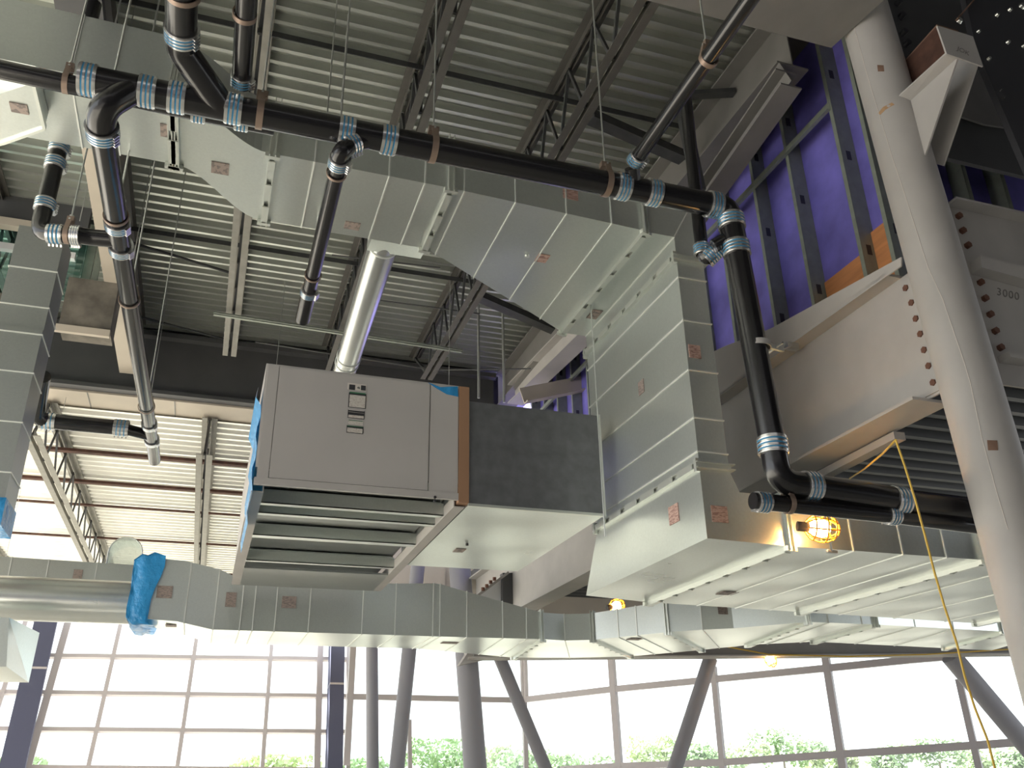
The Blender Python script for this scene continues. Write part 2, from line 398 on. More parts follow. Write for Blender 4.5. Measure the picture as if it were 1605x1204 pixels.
# ------------------------------------------------------------------ rectangular duct
def clips(mb, a, b, n, off):
    a, b = Vector(a), Vector(b)
    for k in range(n):
        p = a.lerp(b, (k+.5)/n); d = (b-a).normalized()*.05
        mb.bar(p-d+off, p+d+off, .03, .012, (0,0,1))
def duct(name, label, secs, fmat='galv', seams=(), flange=(), stickers=(), group=None, close=(), sealed=False):
    """secs: list of four-corner sections (near-bottom, far-bottom, far-top, near-top); seams: fractional positions"""
    secs = [[Vector(p) for p in s] for s in secs]
    t = thing(name, label, 'duct', tuple(secs[0][0]), group)
    mb = MB(); 
    for i in range(len(secs)-1):
        a, b = secs[i], secs[i+1]
        for k in range(4):
            j = (k+1)%4; mb.quad(a[k], a[j], b[j], b[k])
    mb.quad(*secs[0]); mb.quad(*secs[-1][::-1])
    mb.build('sheet', M[fmat], t)
    def sec(f):
        i = min(int(f), len(secs)-2); u = f-i
        c = [secs[i][k].lerp(secs[i+1][k], u) for k in range(4)]
        ax = sum(((secs[i+1][k]-secs[i][k]) for k in range(4)), Vector()).normalized()
        return c, ax
    for f in seams:
        c, ax = sec(f); r_ = MB().ring4(c, ax, .008, .011).build('seam', M['seam'], t)
    for f in flange:
        c, ax = sec(f); mb = MB()
        mb.ring4([p+ax*.02 for p in c], ax, .035, .008); mb.ring4([p-ax*.02 for p in c], ax, .035, .008); mb.ring4(c, ax, .012, .05)
        fo = mb.build('flange', M['flange'], t)
        L = (c[1]-c[0]).length; n = max(2, int(L/.28)); e = (c[1]-c[0]).normalized()
        out = (c[0]-c[3]).normalized()
        for k in range(n):
            p = c[0].lerp(c[1], (k+.5)/n)+out*.035; MB().bar(p-e*L/n*.36, p+e*L/n*.36, .05, .010, out).build('clip', M['flange'], fo)
        for q_ in (c[0], c[1]): MB().bar(q_+out*.02-ax*.05, q_+out*.02+ax*.05, .035, .035).build('corner_bolt', M['flange'], fo)
    return t
def sticker(parent, p, u, v, wd, ht, m_='stick', name='label_sticker'):
    u = Vector(u).normalized(); v = Vector(v).normalized(); n = u.cross(v)*.003; p = Vector(p)
    a, b = u*wd/2, v*ht/2
    return MB().hex8([p-a-b-n, p+a-b-n, p+a+b-n, p-a+b-n, p-a-b+n, p+a-b+n, p+a+b+n, p-a+b+n]).build(name, M[m_], parent)
def sq(x, yn, yf, zb, zt): return [(x,yn,zb),(x,yf,zb),(x,yf,zt),(x,yn,zt)]
XA, YA, ZA = (1,0,0), (0,1,0), (0,0,1)
ZB, ZT = 5.60, 6.04
d = duct('duct_section', 'tall flat duct at the upper left edge, before the offset bend', [sq(-3.6,4.73,5.48,ZB,ZT+.04), sq(-.60,4.78,5.50,ZB,ZT+.04)],
     seams=(.2,.36,.52,.62,.80,.88), flange=(.995,))
sticker(d, at(265,206,Z=ZB-.004), XA, YA, .11, .13)
secs = []
for i in range(13):
    f = i/12; s_ = f*f*(3-2*f); x = -.60+.62*f
    secs.append(sq(x, 4.78+s_*.40, 5.50+s_*.52, ZB, ZT))
d = duct('duct_offset', 'S-shaped offset duct section with curved underside at upper left', secs, flange=(.15,))
sticker(d, at(345,264,Z=ZB-.004), XA, YA, .12, .13)
d = duct('duct_section', 'flat duct section just right of the S-shaped offset', [sq(.02,5.18,6.02,ZB,ZT), sq(.47,5.18,6.02,ZB,ZT)], seams=(.7,), flange=(.06,))
d = duct('duct_section', 'flat duct section carrying the round branch duct', [sq(.47,5.18,6.03,ZB,ZT), sq(1.36,5.19,6.04,ZB,ZT)], seams=(.02,.45,.75), flange=(.97,))
sticker(d, at(552,354,Z=ZB-.004), XA, YA, .12, .10)
d = duct('duct_flare', 'flared duct widening from the straight run to the elbow', [sq(1.36,5.19,6.04,ZB,ZT), sq(3.0,5.27,7.12,ZB,ZT)], seams=(.05,.3,.56,.8), flange=(.985,))
sticker(d, at(850,405,Z=ZB-.004), XA, YA, .10, .12, 'stickr'); sticker(d, at(894,305,Y=5.235), XA, ZA, .13, .09, 'stickr')
MB().cyl(at(826,400,Z=ZB-.002), at(826,400,Z=ZB+.0)+Vector((0,0,-.02)), .02, 12).build('test_plug', M['flange'], d)
XL, XR, YN, YF = 3.24, 3.485, 5.28, 7.12
d = duct('duct_elbow', 'square duct elbow turning down at the end of the flare', [[(3.0,YN,ZB),(3.0,YF,ZB),(3.0,YF,ZT),(3.0,YN,ZT)], [(XL,YN,ZB),(XL,YF,ZB),(XR,YF,ZT),(XR,YN,ZT)], [(XL,YN,5.40),(XL,YF,5.40),(XR,YF,5.40),(XR,YN,5.40)]], seams=(.999,), flange=(2.0,))
sticker(d, at(932,493,Z=ZB-.004), YA, XA, .17, .10)
vs = lambda z: [(XL,YN,z),(XL,YF,z),(XR,YF,z),(XR,YN,z)]
d = duct('duct_riser', 'wide vertical duct dropping right of centre', [vs(5.40), vs(3.62)], seams=(.10,.32,.56,.78,.93), flange=(.99,))
sticker(d, at(1005,607,X=XL-.004), YA, ZA, .10, .12); sticker(d, at(1089,551,Y=YN-.004), XA, ZA, .10, .11, 'stickr')
YF2 = 7.55
d = duct('duct_elbow', 'galvanized boot elbow at the foot of the vertical duct', [vs(3.62), [(XL,YN,3.10),(XL,YF2-.1,3.10),(3.55,YF2-.1,3.46),(3.55,YN,3.46)], [(3.93,YN,3.085),(3.93,YF2,3.085),(3.93,YF2,3.46),(3.93,YN,3.46)]], seams=(), flange=(1.98,))
sticker(d, at(1056,806,X=XL-.004), YA, ZA, .15, .14, 'stickr'); sticker(d, at(1128,806,Y=YN-.004), XA, ZA, .13, .12, 'stickr')
for nm, x0, x1, lab, se in (('duct_section',3.93,5.72,'wide flat duct under the black pipes, first section past the elbow',(.30,.55,.78)),('duct_section',5.72,8.2,'wide flat duct disappearing behind the round column',(.2,.5,.8))):
    d = duct(nm, lab, [sq(x0,YN,YF2+(x0-3.93)*.08,3.085,3.46), sq(x1,YN,YF2+(x1-3.93)*.08,3.085,3.46)], seams=se, flange=(.985,))
    if x0 < 5: sticker(d, at(1140,930,Z=3.081), XA, YA, .16, .14)

# branch takeoff box at the left edge
t = thing('duct_takeoff', 'small square duct end with a label at the left edge', 'duct', tuple(at(30,170,Z=5.3)))
poly = [at(q[0],q[1],Z=5.47) for q in ((-40,160),(53,130),(70,200),(8,222),(-40,235))]
MB().prism(poly, (0,0,.125)).build('sheet', M['galv'], t)
for k in range(1,4): MB().bar(poly[k], poly[k+1] if k < 4 else poly[0], .02, .035).build('edge', M['flange'], t)
sticker(t, at(30,170,Z=5.466), XA, YA, .10, .09)

# tall duct at the left edge
X0, X1, Y0, Y1 = -2.12, -1.72, 8.0, 8.42
lv = lambda z, g=0: [(X1+g,Y0-g,z),(X1+g,Y1,z),(X0-.5,Y1,z),(X0-g,Y0-g,z)]
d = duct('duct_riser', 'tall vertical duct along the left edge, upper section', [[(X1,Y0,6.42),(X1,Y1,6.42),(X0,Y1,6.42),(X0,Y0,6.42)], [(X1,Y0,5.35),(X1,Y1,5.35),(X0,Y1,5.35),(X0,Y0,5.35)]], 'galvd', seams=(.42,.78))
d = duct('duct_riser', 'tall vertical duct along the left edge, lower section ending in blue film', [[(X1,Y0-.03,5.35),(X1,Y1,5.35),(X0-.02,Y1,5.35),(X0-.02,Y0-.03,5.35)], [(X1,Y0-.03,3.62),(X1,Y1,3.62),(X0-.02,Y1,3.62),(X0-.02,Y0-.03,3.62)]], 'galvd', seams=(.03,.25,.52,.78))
tag(MB().box(X0-.04,X1+.015,Y0-.045,Y1+.02,3.55,3.78).build('plastic_wrap', M['film']), 'blue film over the foot of the tall left duct', 'plastic film')

# long duct in the background
ZL = 3.22
def lsec(pn, pf, ztop, z=ZL):
    a = at(*pn, Z=z); b = at(*pf, Z=z); return [a, b, Vector((b.x,b.y,ztop)), Vector((a.x,a.y,ztop))]
YL = 11.0
lb = lambda x, zb, zt, yn=YL, yf=12.15: [(x,yn,zb),(x,yf,zb),(x,yf,zt),(x,yn,zt)]
d = duct('duct_transition', 'tapering duct end where blue film wraps the long far duct', [lb(-.80,3.32,4.02,YL,11.5), lb(-.35,3.30,4.00,YL,11.9), lb(0.05,3.22,3.92)], seams=(1.2,), flange=())
sticker(d, at(258,928,Y=YL-.004), XA, ZA, .17, .14); sticker(d, at(268,981,Z=3.295), XA, YA, .12,.16)
d = duct('duct_section', 'long far duct, first section below the fan unit', [lb(.05,3.22,3.92), lb(.35,3.22,3.80), lb(1.55,3.22,3.80)], seams=(1.0,1.12,1.33,1.66,.02), flange=())
sticker(d, at(362,940,Y=YL-.004), XA, ZA, .12, .17); sticker(d, at(453,944,Y=YL-.004), XA, ZA, .17, .14)
d = duct('duct_section', 'long far duct, straight section right of the fan unit rails', [lb(1.55,3.22,3.82), lb(2.72,3.22,3.88)], seams=(.2,.55,.96), flange=())
sticker(d, at(705,1008,Z=3.216), XA, YA, .22, .14)
e0 = lsec((850,1002),(805,1031),3.56)
d = duct('duct_transition', 'long far duct tapering down to the row of flanges', [lb(2.72,3.22,3.88), e0], seams=(.03,.28,.62,.85), flange=(1.0,))
sticker(d, at(822,980,Y=YL-.015), XA, ZA, .17, .12)
e1 = lsec((930,1003),(988,1029),3.56)
d = duct('duct_elbow', 'short far duct elbow between two flanges, below the lit lamp', [e0, [e0[k].lerp(e1[k], .5)+Vector((0,.10,0)) for k in range(4)], e1], seams=(1.0,), flange=(2.0,))
sticker(d, at(893,983,Y=11.04), XA, ZA, .20, .15)
e2 = lsec((1047,991),(1100,1019),3.60)
d = duct('duct_section', 'short far duct section right of the lit lamp', [e1, e2], seams=(.35,.6), flange=(1.0,))
sticker(d, at(995,1002,Z=ZL-.004), XA, YA, .18,.16)
e3 = lsec((1150,985),(1150,1014),3.60); e4 = lsec((1266,975),(1172,1011),3.56)
d = duct('duct_elbow', 'curved far duct elbow in front of the slab edge beam', [e2, [e2[k].lerp(e3[k], .5)+Vector((0,-.05,0)) for k in range(4)], e3, e4], seams=(1.0,), flange=(3.0,))
sticker(d, e2[0].lerp(e3[0], .9)+Vector((0,-.02,.24)), XA, ZA, .22, .14)
e5 = lsec((1372,979),(1275,1006),3.50); e6 = lsec((1572,990),(1480,1016),3.47)
d = duct('duct_section', 'far duct section between the last close pair of flanges', [e4, e5], seams=(.3,.8), flange=(1.0,))
d = duct('duct_section', 'far duct section reaching the round column at right', [e5, e6, [e6[k]+(e6[k]-e5[k])*.4 for k in range(4)]], seams=(.3,.6), flange=(1.0,))

# cream duct and round ducts at far left
d = duct('duct_section', 'pale duct behind the round duct at lower left', [sq(-4.2,14.0,14.9,4.25,4.60), sq(-1.0,14.0,14.9,4.22,4.55)], 'galv', seams=(.2,.45,.6,.8))
sticker(d, at(122,900,Y=13.99), XA, ZA, .12, .13)
def round_duct(label, p0, p1, r, beads, mt='spiral'):
    t = thing('round_duct', label, 'duct', p0); p0, p1 = Vector(p0), Vector(p1); d_ = (p1-p0).normalized()
    MB().cyl(p0, p1, r, 48).build('sheet', M[mt], t)
    for f in beads:
        p = p0.lerp(p1, f); MB().ring(p-d_*.008, p+d_*.008, r-.005, r+.008, 48).build('bead', M['seam'], t)
    return t
round_duct('large round duct running along the lower left edge', (-4.5,12.0,3.66), (-.82,12.0,3.66), .26, (.55,.99,.535))
t = round_duct('bright round branch duct dropping from the main duct to the fan unit', (1.04,6.02,5.78), (1.10,8.85,5.72), .125, (.12,.88,.93,.06))
tp = thing('duct_takeoff', 'flared saddle joining the round branch duct to the main duct', 'duct', (1.1,6.0,5.8))
MB().prism([(.90,6.04,5.62),(.90,6.04,5.93),(.90,6.30,5.88),(.90,6.30,5.66)], (.46,0,0)).build('sheet', M['galv'], tp)
t = thing('duct_hood', 'translucent arched plastic hood standing above the pale duct', 'hood', (-1.1,14.5,4.5))
a, b = at(196,880,Y=14.4), at(214,880,Y=14.4); cx = (a.x+b.x)/2
r_ = .24; cz = at(205,862,Y=14.4).z-.05; cx = at(196,870,Y=14.4).x
mb = MB(); pts = [(cx+r_*math.cos(k*math.pi/12), 14.4, cz+r_*math.sin(k*math.pi/12)) for k in range(13)]
pts = [(cx+r_,14.4,4.5)]+pts+[(cx-r_,14.4,4.5)]
for k in range(len(pts)-1): mb.quad(pts[k], pts[k+1], (pts[k+1][0],15.0,pts[k+1][2]), (pts[k][0],15.0,pts[k][2]))
mb.quad(*pts); mb.build('shell', M['clear'], t)
mb = MB(); mb.tube(pts, .012, 6).build('rim', M['seam'], t)
# blue film wrap on the duct end
t = thing('plastic_wrap', 'crumpled blue film wrapped over the end of the long far duct', 'plastic film', (-.8,11,3.6))
mb = MB(); N = 14
for side in range(1):
    rows = []
    for i in range(5):
        x = -.90+.07*i
        row = []
        for k in range(28):
            a_ = 2*math.pi*k/28; cy_, cz_ = 11.42, 3.66
            yy = max(-1, min(1, 1.5*math.cos(a_))); zz = max(-1, min(1, 1.5*math.sin(a_)))
            j = .02*random.uniform(-1,1)
            sc = .8 if i == 0 else 1.0
            row.append(Vector((x+random.uniform(-.012,.012)+(.05*math.sin(a_*3) if i==4 else 0), cy_+yy*(.46+j)*sc, cz_+zz*(.40+j)*sc)))
        rows.append(row)
    b0 = len(mb.v)
    for r__ in rows: mb.v += r__
    for i in range(4):
        for k in range(28): mb.face([b0+i*28+k, b0+i*28+(k+1)%28, b0+(i+1)*28+(k+1)%28, b0+(i+1)*28+k], True)
    mb.face([b0+k for k in range(28)])
mb.build('film', M['film'], t)

# ------------------------------------------------------------------ fan unit (air handler)
UY = 6.6
x0, x1, z0, z1 = .20, 1.79, 3.64, 4.65
yb = 10.2
t = thing('air_handling_unit', 'grey box shaped fan unit hung in the middle with labels on its door', 'air handler', (x0,UY,z0))
MB().box(x0, x1, UY, yb, z0+.14, z1).build('casing', M['unit'], t)
MB().box(x0+.015, x0+.10, UY-.012, UY, z0+.05, z1-.01).build('corner_panel', M['unit'], t)
p = MB().box(.305, 1.535, UY-.014, UY, z0+.06, z1-.02).build('access_panel', M['unit'], t)
MB().box(1.545, x1-.005, UY-.012, UY, z0+.05, z1-.02).build('side_panel', M['unit'], t)
MB().box(x0, x1, UY-.02, UY+.01, z0+.0, z0+.055).build('bottom_rail', M['unit'], t)
def dl(x0p, y0p, x1p, y1p, m_, nm='label', par=None, lift=.016):
    a = at(x0p, y0p, Y=UY-lift); b = at(x1p, y1p, Y=UY-lift)
    return MB().box(min(a.x,b.x), max(a.x,b.x), UY-lift-.001, UY-lift+.002, min(a.z,b.z), max(a.z,b.z)).build(nm, M[m_], par)
L1 = dl(545,600,574,613.5,'white','label_sticker',t,.0165); dl(547.5,602.5,556.5,611.5,'black','printed_block',L1,.0185); dl(566,604,573,612.5,'black','printed_block',L1,.0185)
MB().cyl(at(562,608.5,Y=UY-.0185), at(562,608.5,Y=UY-.0195), .012, 20).build('printed_emblem', M['wire'], L1)
L2 = dl(547,615,573,641,'black','label_sticker',t,.0165); dl(548,614,573,618.5,'green','printed_band',L2,.0185); dl(548.2,618.5,572,640,'paper','printed_text',L2,.0185)
L3 = dl(545.5,642,571,657.5,'black','label_sticker',t,.0165); dl(546.5,642.5,570.5,644.5,'white','printed_text',L3,.0185); dl(546.5,645.5,570.5,647.8,'white','printed_text',L3,.0185); dl(546,650,570,656.5,'paper','printed_text',L3,.0185)
L4 = dl(546,658.5,568.5,667,'paper','label_sticker',t,.0165); dl(546.5,658.2,568.5,661.2,'green','printed_band',L4,.0185)
L5 = dl(543.5,666.5,569,680.5,'black','label_sticker',t,.0165); dl(544.3,667,568.7,670.2,'green','printed_band',L5,.0185); dl(544.3,670.2,568,679.5,'paper','printed_text',L5,.0185)
dl(674,772,688,775.5,'white','label_sticker',t,.0165)
for y_ in (780, 785.5):
    q = at(681.5,y_,Y=UY-.013); MB().cyl(q, q+Vector((0,-.012,0)), .012, 14).build('cable_gland', M['black'], t)
px1_ = 1.874
# pan under the unit
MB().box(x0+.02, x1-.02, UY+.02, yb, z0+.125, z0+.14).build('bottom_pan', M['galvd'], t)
tag(MB().box(x1+.0, px1_+.004, UY-.02, UY+.10, z0-.02, z1-.01).build('foam_strip', M['foam']), 'upright brown board between the fan unit and the dark plenum box', 'board')
# support frame
t = thing('support_frame', 'pale steel channel frame carrying the fan unit from below', 'frame', (x0,UY,3.5))
for x_, lab in ((.235,0),(1.815,1)):
    YE = 10.25
    r_ = MB().box(x_-.045, x_+.045, UY+.05, YE, 3.60, 3.608).box(x_-.045 if lab else x_+.037, x_-.037 if lab else x_+.045, UY+.05, YE, 3.608, 3.70).box(x_-.045, x_+.045, UY+.05, YE, 3.695, 3.70)
    r_.build('side_rail', M['primer'], t)
for (y_, w_) in ((6.98,.07),(7.28,.07),(8.02,.10),(9.05,.07)):
    o_ = MB().box(.28, 1.77, y_, y_+w_, 3.615, 3.623).box(.28, 1.77, y_, y_+.008, 3.615, 3.72).box(.28, 1.77, y_+w_, y_+w_+.35, 3.74, 3.75).build('cross_channel', M['galv'], t)
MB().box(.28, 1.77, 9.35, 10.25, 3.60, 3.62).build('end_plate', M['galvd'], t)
# plenum
t = thing('plenum_box', 'dark scratched plenum box attached right of the fan unit', 'duct', (1.87,UY,3.62))
px0, px1 = 1.875, 3.085
MB().box(px0, px1, UY, UY+.02, 3.615, 4.52).build('front_panel', M['unitd'], t)
MB().box(px0, px1-.015, UY+.02, 8.85, 3.605, 4.50).build('body', M['galv'], t)
MB().box(1.792, px0, UY+.11, 8.8, 3.62, 4.48).build('collar', M['galvd'], t)
MB().box(px1-.012, px1+.006, UY-.01, UY+.03, 3.60, 4.53).build('edge', M['flange'], t)
MB().box(px0, px1, UY-.012, UY+.025, 3.600, 3.622).build('edge', M['flange'], t)
sticker(t, at(720,863,Z=3.602), XA, YA, .10, .14); q = at(732,852,Z=3.602); MB().cyl(q, q-Vector((0,0,.02)), .014, 12).build('test_plug', M['black'], t)
# blue film on unit
t = thing('plastic_wrap', 'blue film hanging down the left side of the fan unit', 'plastic film', (x0,UY,z0))
mb = MB(); pts = []
for i in range(14):
    z_ = 4.45-.085*i; pts.append([Vector((x0-.012-.012*math.sin(i*1.7)-.03*(i in (0,1)), UY+.01+yy*.25+.02*math.sin(i*2.1+yy), z_)) for yy in range(5)])
b0 = 0
for r__ in pts: mb.v += r__
for i in range(13):
    for k in range(4): mb.face([i*5+k, i*5+k+1, (i+1)*5+k+1, (i+1)*5+k], True)
mb.build('film', M['film'], t)
t = thing('plastic_wrap', 'blue film patch on the top right corner of the fan unit door', 'plastic film', (1.55,UY,4.6))
mb = MB()
pl = [at(*q, Y=UY-.0125) for q in ((671,600),(690,607),(717,606),(718,622),(700,618),(686,610))]
mb.prism(pl, (0,-.004,0)).build('film', M['film'], t)

# ------------------------------------------------------------------ drain pipes
def coupling_mesh(r, L=.098, n=4):
    A, B, C_, D_ = MB(), MB(), [], []
    A.ring((0,0,-L/2), (0,0,L/2), r-.002, r+.008)
    for k in range(n-1):
        z = -L/2+L*(k+1)/n; B.ring((0,0,z-.0045), (0,0,z+.0045), r, r+.0092)
    for k in range(n):
        z = -L/2+L*(k+.5)/n; C_.append(MB().ring((0,0,z-.006), (0,0,z+.006), r, r+.0125))
        D_.append(MB().bar((0,-.022,z), (0,.022,z), .012, .016, (1,0,0), (0, 0)))
    return A, B, C_, D_
COUP = {}
def coupling(p, axis, r, label, roll=0, n=4, L=.098):
    key = (round(r,4), n, round(L,3)); p = Vector(p)
    if key not in COUP:
        A, B, C_, D_ = coupling_mesh(r, L, n)
        for d_ in D_:
            for v in d_.v: v += Vector((r+.018, 0, 0)) if False else Vector((0,0,0))
        COUP[key] = (A.mesh('shield', M['steel']), B.mesh('gasket', M['blue']), [c.mesh('band_clamp', M['steel']) for c in C_],
                     [MB().box(r+.008, r+.026, -.02, .02, -L/2+L*(k+.5)/n-.006, -L/2+L*(k+.5)/n+.006).mesh('screw', M['steel']) for k in range(n)])
    ms = COUP[key]
    t = thing('pipe_coupling', label, 'pipe coupling', p)
    t.rotation_mode = 'QUATERNION'
    t.rotation_quaternion = Vector((0,0,1)).rotation_difference(Vector(axis).normalized()) @ Quaternion((0,0,1), roll)
    for nm, me in (('shield', ms[0]), ('gasket', ms[1])):
        o = bpy.data.objects.new(nm, me); COL.objects.link(o); o.parent = t
    for me, sm_ in zip(ms[2], ms[3]):
        o = bpy.data.objects.new('band_clamp', me); COL.objects.link(o); o.parent = t
        o2 = bpy.data.objects.new('screw', sm_); COL.objects.link(o2); o2.parent = o
    return t
def pipe(pts, r, label, name='drain_pipe', hubs=True, extra=(), cat='pipe', n=28, mt='iron'):
    t = thing(name, label, cat, pts[0])
    mb = MB().tube(pts, r, n)
    for e_ in extra: mb.tube(e_[0], e_[1], n)
    mb.build('pipe_body', M[mt], t)
    return t
def hanger(p, axis, r, ztop, label, w_=.032, rodlab=None, side=None):
    """band around the pipe with two ears, a bolt and a threaded rod going up"""
    p = Vector(p); ax = Vector(axis).normalized()
    t = thing('pipe_hanger', label, 'pipe hanger', p)
    s = MB(); s.ring(p-ax*w_/2, p+ax*w_/2, r+.002, r+.008)
    sd_ = ax.cross(Vector((0,0,1))).normalized()
    for k in (-1, 1):
        a = p+sd_*k*(r+.004)
        s.bar(a, a+Vector((0,0,r+.05))-sd_*k*(r*.55), .006 if False else w_, .006, sd_)
    s.build('strap', M['copper'], t)
    top = p+Vector((0,0,r+.055))
    MB().cyl(top-sd_*(r*.6), top+sd_*(r*.6), .007, 10).build('bolt', M['rod'], t)
    MB().bar(top+Vector((0,0,-.01)), top+Vector((0,0,.03)), w_*1.1, r*.8, ax).build('yoke', M['copper'], t)
    MB().cyl(top+Vector((0,0,.02)), (p.x,p.y,ztop), .0065, 8).build('hanger_rod', M['rod'], t)
    MB().cyl(top+Vector((0,0,.03)), top+Vector((0,0,.045)), .016, 6).build('nut', M['rod'], t)
    return t
PY, PZ, PR = 4.4, 5.27, .084
def mx(px, py): return at(px, py, Y=PY).x
xs = {k: mx(*v) for k, v in dict(a=(127,108),b=(157,115),c=(218,128),d=(250,135),e=(267,138),f=(293,143),g=(355,157),h=(381,162),i=(530,190),j=(557,197),k=(597,206),l=(622,211),m=(960,285),n=(988,292),o=(1010,297),p=(1035,303),q=(1103,318),r=(1132,325)).items()}
V = lambda x: Vector((x, PY, PZ))
pipe([V(xs['a']+.005), V(xs['c']+.03)], PR, 'large black drain pipe, capped left end piece', extra=[(arc([V(xs['c']-.02), Vector((-.915,4.40,5.09)), Vector((-.914,4.56,5.06))], .12), PR*.98)], name='pipe_wye')
coupling(V((xs['a']+xs['b'])/2), XA, PR, 'large pipe coupling at the capped left end of the main pipe', 2.4)
coupling(V((xs['c']+xs['d'])/2), XA, PR, 'second large pipe coupling from the left on the main pipe', 2.4)
pipe([V(xs['c']), V(xs['f'])], PR, 'short black drain pipe piece between two left couplings')
coupling(V((xs['e']+xs['f'])/2), XA, PR, 'third large pipe coupling from the left on the main pipe', 2.4)
w0 = Vector((-.51, 4.02, 5.40))
pipe([V(xs['f']-.02), V(xs['h']-.02)], PR, 'black pipe wye where the overhead pipe joins the main pipe', name='pipe_wye', extra=[(arc([V(xs['g']-.02), Vector((-.52,4.12,5.38)), Vector((-.52,3.98,5.39))], .1), PR)])
coupling(V((xs['g']+xs['h'])/2), XA, PR, 'large pipe coupling right of the overhead pipe wye', 2.4)
pipe([V(xs['g']+.02), V(xs['i']+.04)], PR, 'large black drain pipe stretch between the left hanger couplings')
coupling(V((xs['i']+xs['j'])/2), XA, PR, 'large pipe coupling just above the small middle branch', 2.4)
bz = PZ-.20
b1 = Vector((.50, 4.46, bz))
pipe([V(xs['i']+.03), V(xs['l'])], PR, 'black pipe wye feeding the small middle branch', name='pipe_wye', extra=[([V(xs['k']-.02), at(555,223,Y=4.40)], .056)])
coupling(V((xs['k']+xs['l'])/2), XA, PR, 'large pipe coupling right of the middle branch wye', 2.4)
pipe([V(xs['l']-.04), V(xs['m']+.04)], PR, 'longest stretch of the large black drain pipe, crossing the centre')
coupling(V((xs['m']+xs['n'])/2), XA, PR, 'large pipe coupling left of the upper right branch', 2.4)
pipe([V(xs['m']+.02), V(xs['p'])], PR, 'black pipe wye under the upper right branch pipe', name='pipe_wye', extra=[([V(xs['n']+.03), Vector((2.37,4.30,5.36))], .05)])
coupling(V((xs['o']+xs['p'])/2), XA, PR, 'large pipe coupling right of the upper right branch', 2.4)
pipe([V(xs['o']+.02), V(xs['r'])], PR, 'short stretch of large black drain pipe before the right elbow')
coupling(V((xs['q']+xs['r'])/2), XA, PR, 'large pipe coupling before the elbow turning down', 2.4)
RX = 3.20; RB = Vector((3.245, 4.4, 3.50))
cz1 = at(1152,350,Y=PY).z; cz2 = at(1157,392,Y=PY).z
pipe(arc([V(xs['r']-.04), V(3.165), Vector((3.175,4.4,cz1))], .11), PR, 'black pipe elbow turning down at the right end of the main pipe', name='pipe_elbow')
coupling((3.175,4.4,cz1), ZA, PR, 'large pipe coupling just below the elbow turning down', 1.2, L=.105)
pipe([(3.175,4.4,cz1), (3.185,4.4,cz2)], PR, 'black pipe fitting between two couplings below the right elbow', name='pipe_wye', extra=[([(3.18,4.4,cz1-.10), (3.05,4.47,cz1-.18)], .05)])
coupling((3.185,4.4,cz2), ZA, PR, 'large pipe coupling at the top of the black riser', 1.2, L=.105)
pipe([(3.185,4.4,cz2), (3.245,4.4,3.46)], PR, 'large black vertical riser pipe in front of the beam')
coupling((3.245,4.4,3.475), (.03,0,1), PR, 'large pipe coupling at the foot of the black riser', 1.2, L=.115)
hz = 3.235
def hx(px, py): return at(px, py, Y=PY).x
pipe(arc([(3.245,4.4,3.47), (3.25,4.4,hz), (3.50,4.4,hz-.005)], .13), PR, 'black pipe elbow at the foot of the riser turning right', name='pipe_elbow')
xc1 = hx(1269,762); xc2 = hx(1406,778)
coupling((xc1,4.4,hz-.005), XA, PR, 'large pipe coupling just right of the bottom elbow', 1.2, L=.105)
pipe([(xc1,4.4,hz-.005), (xc2,4.4,hz-.04)], PR, 'large black pipe stretch right of the bottom elbow')
coupling((xc2,4.4,hz-.045), XA, PR, 'large pipe coupling halfway to the round column', 1.2, L=.105)
pipe([(xc2,4.4,hz-.045), (7.5,4.4,hz-.12)], PR*.97, 'large black pipe passing behind the round column')
# smaller pipe below it
z2 = 3.05; r4 = .057
yq = 4.42
xa, xb_, xc_ = at(1180,785,Y=yq), at(1398,808,Y=yq), at(1240,790,Y=yq)
pipe([(xa.x,yq,xa.z), (xb_.x,yq,xb_.z)], r4*.92, 'smaller black pipe with capped end below the large one')
coupling((xa.x+.065,yq,xa.z-.004), XA, r4*.92, 'small pipe coupling at the capped end below the bottom elbow', 1.2, L=.09)
pipe([(xb_.x,yq,xb_.z), (7.5,yq,xb_.z-.12)], r4*.9, 'smaller black pipe continuing behind the round column')
coupling((xb_.x,yq,xb_.z), XA, r4*.9, 'small pipe coupling directly under the large halfway coupling', 1.2, L=.085)
hanger((xc_.x-.02,yq,xc_.z), XA, r4, 3.45, 'hanger strap on the smaller pipe near its capped end')

# second pipe behind the main one at the left
q0, q1, q2 = at(0,109,Y=4.62), at(312,172,Y=4.62), at(400,190,Y=4.62)
zz_ = 5.40; q0.z = at(50,118,Y=4.62).z; 
sl = (q2-at(0,109,Y=4.62))
P2 = lambda px, py: at(px, py, Y=4.62)
pipe([P2(-60,96), P2(312,176)], r4, 'smaller black pipe behind the main pipe at upper left')
coupling(P2(312,176), XA, r4, 'small pipe coupling behind the main pipe, left one of a pair', 2.4, L=.085)
pipe([P2(312,176), P2(430,199)], r4, 'short smaller pipe piece ending behind the main pipe')
coupling(P2(379,189), XA, r4, 'small pipe coupling behind the main pipe, right one of a pair', 2.4, L=.085)
hanger(P2(104,130), XA, r4, 8.18, 'hanger with rod on the smaller pipe at the upper left edge')
# hangers on the main pipe
for (px, py, lab) in ((409,168,'copper coloured hanger on the main pipe, first from the left'),(679,225,'copper coloured hanger on the main pipe, right of the middle branch'),(950,283,'copper coloured hanger on the main pipe with a long rod at right')):
    hanger(V(mx(px,py)), XA, PR, 8.18, lab, w_=.04)
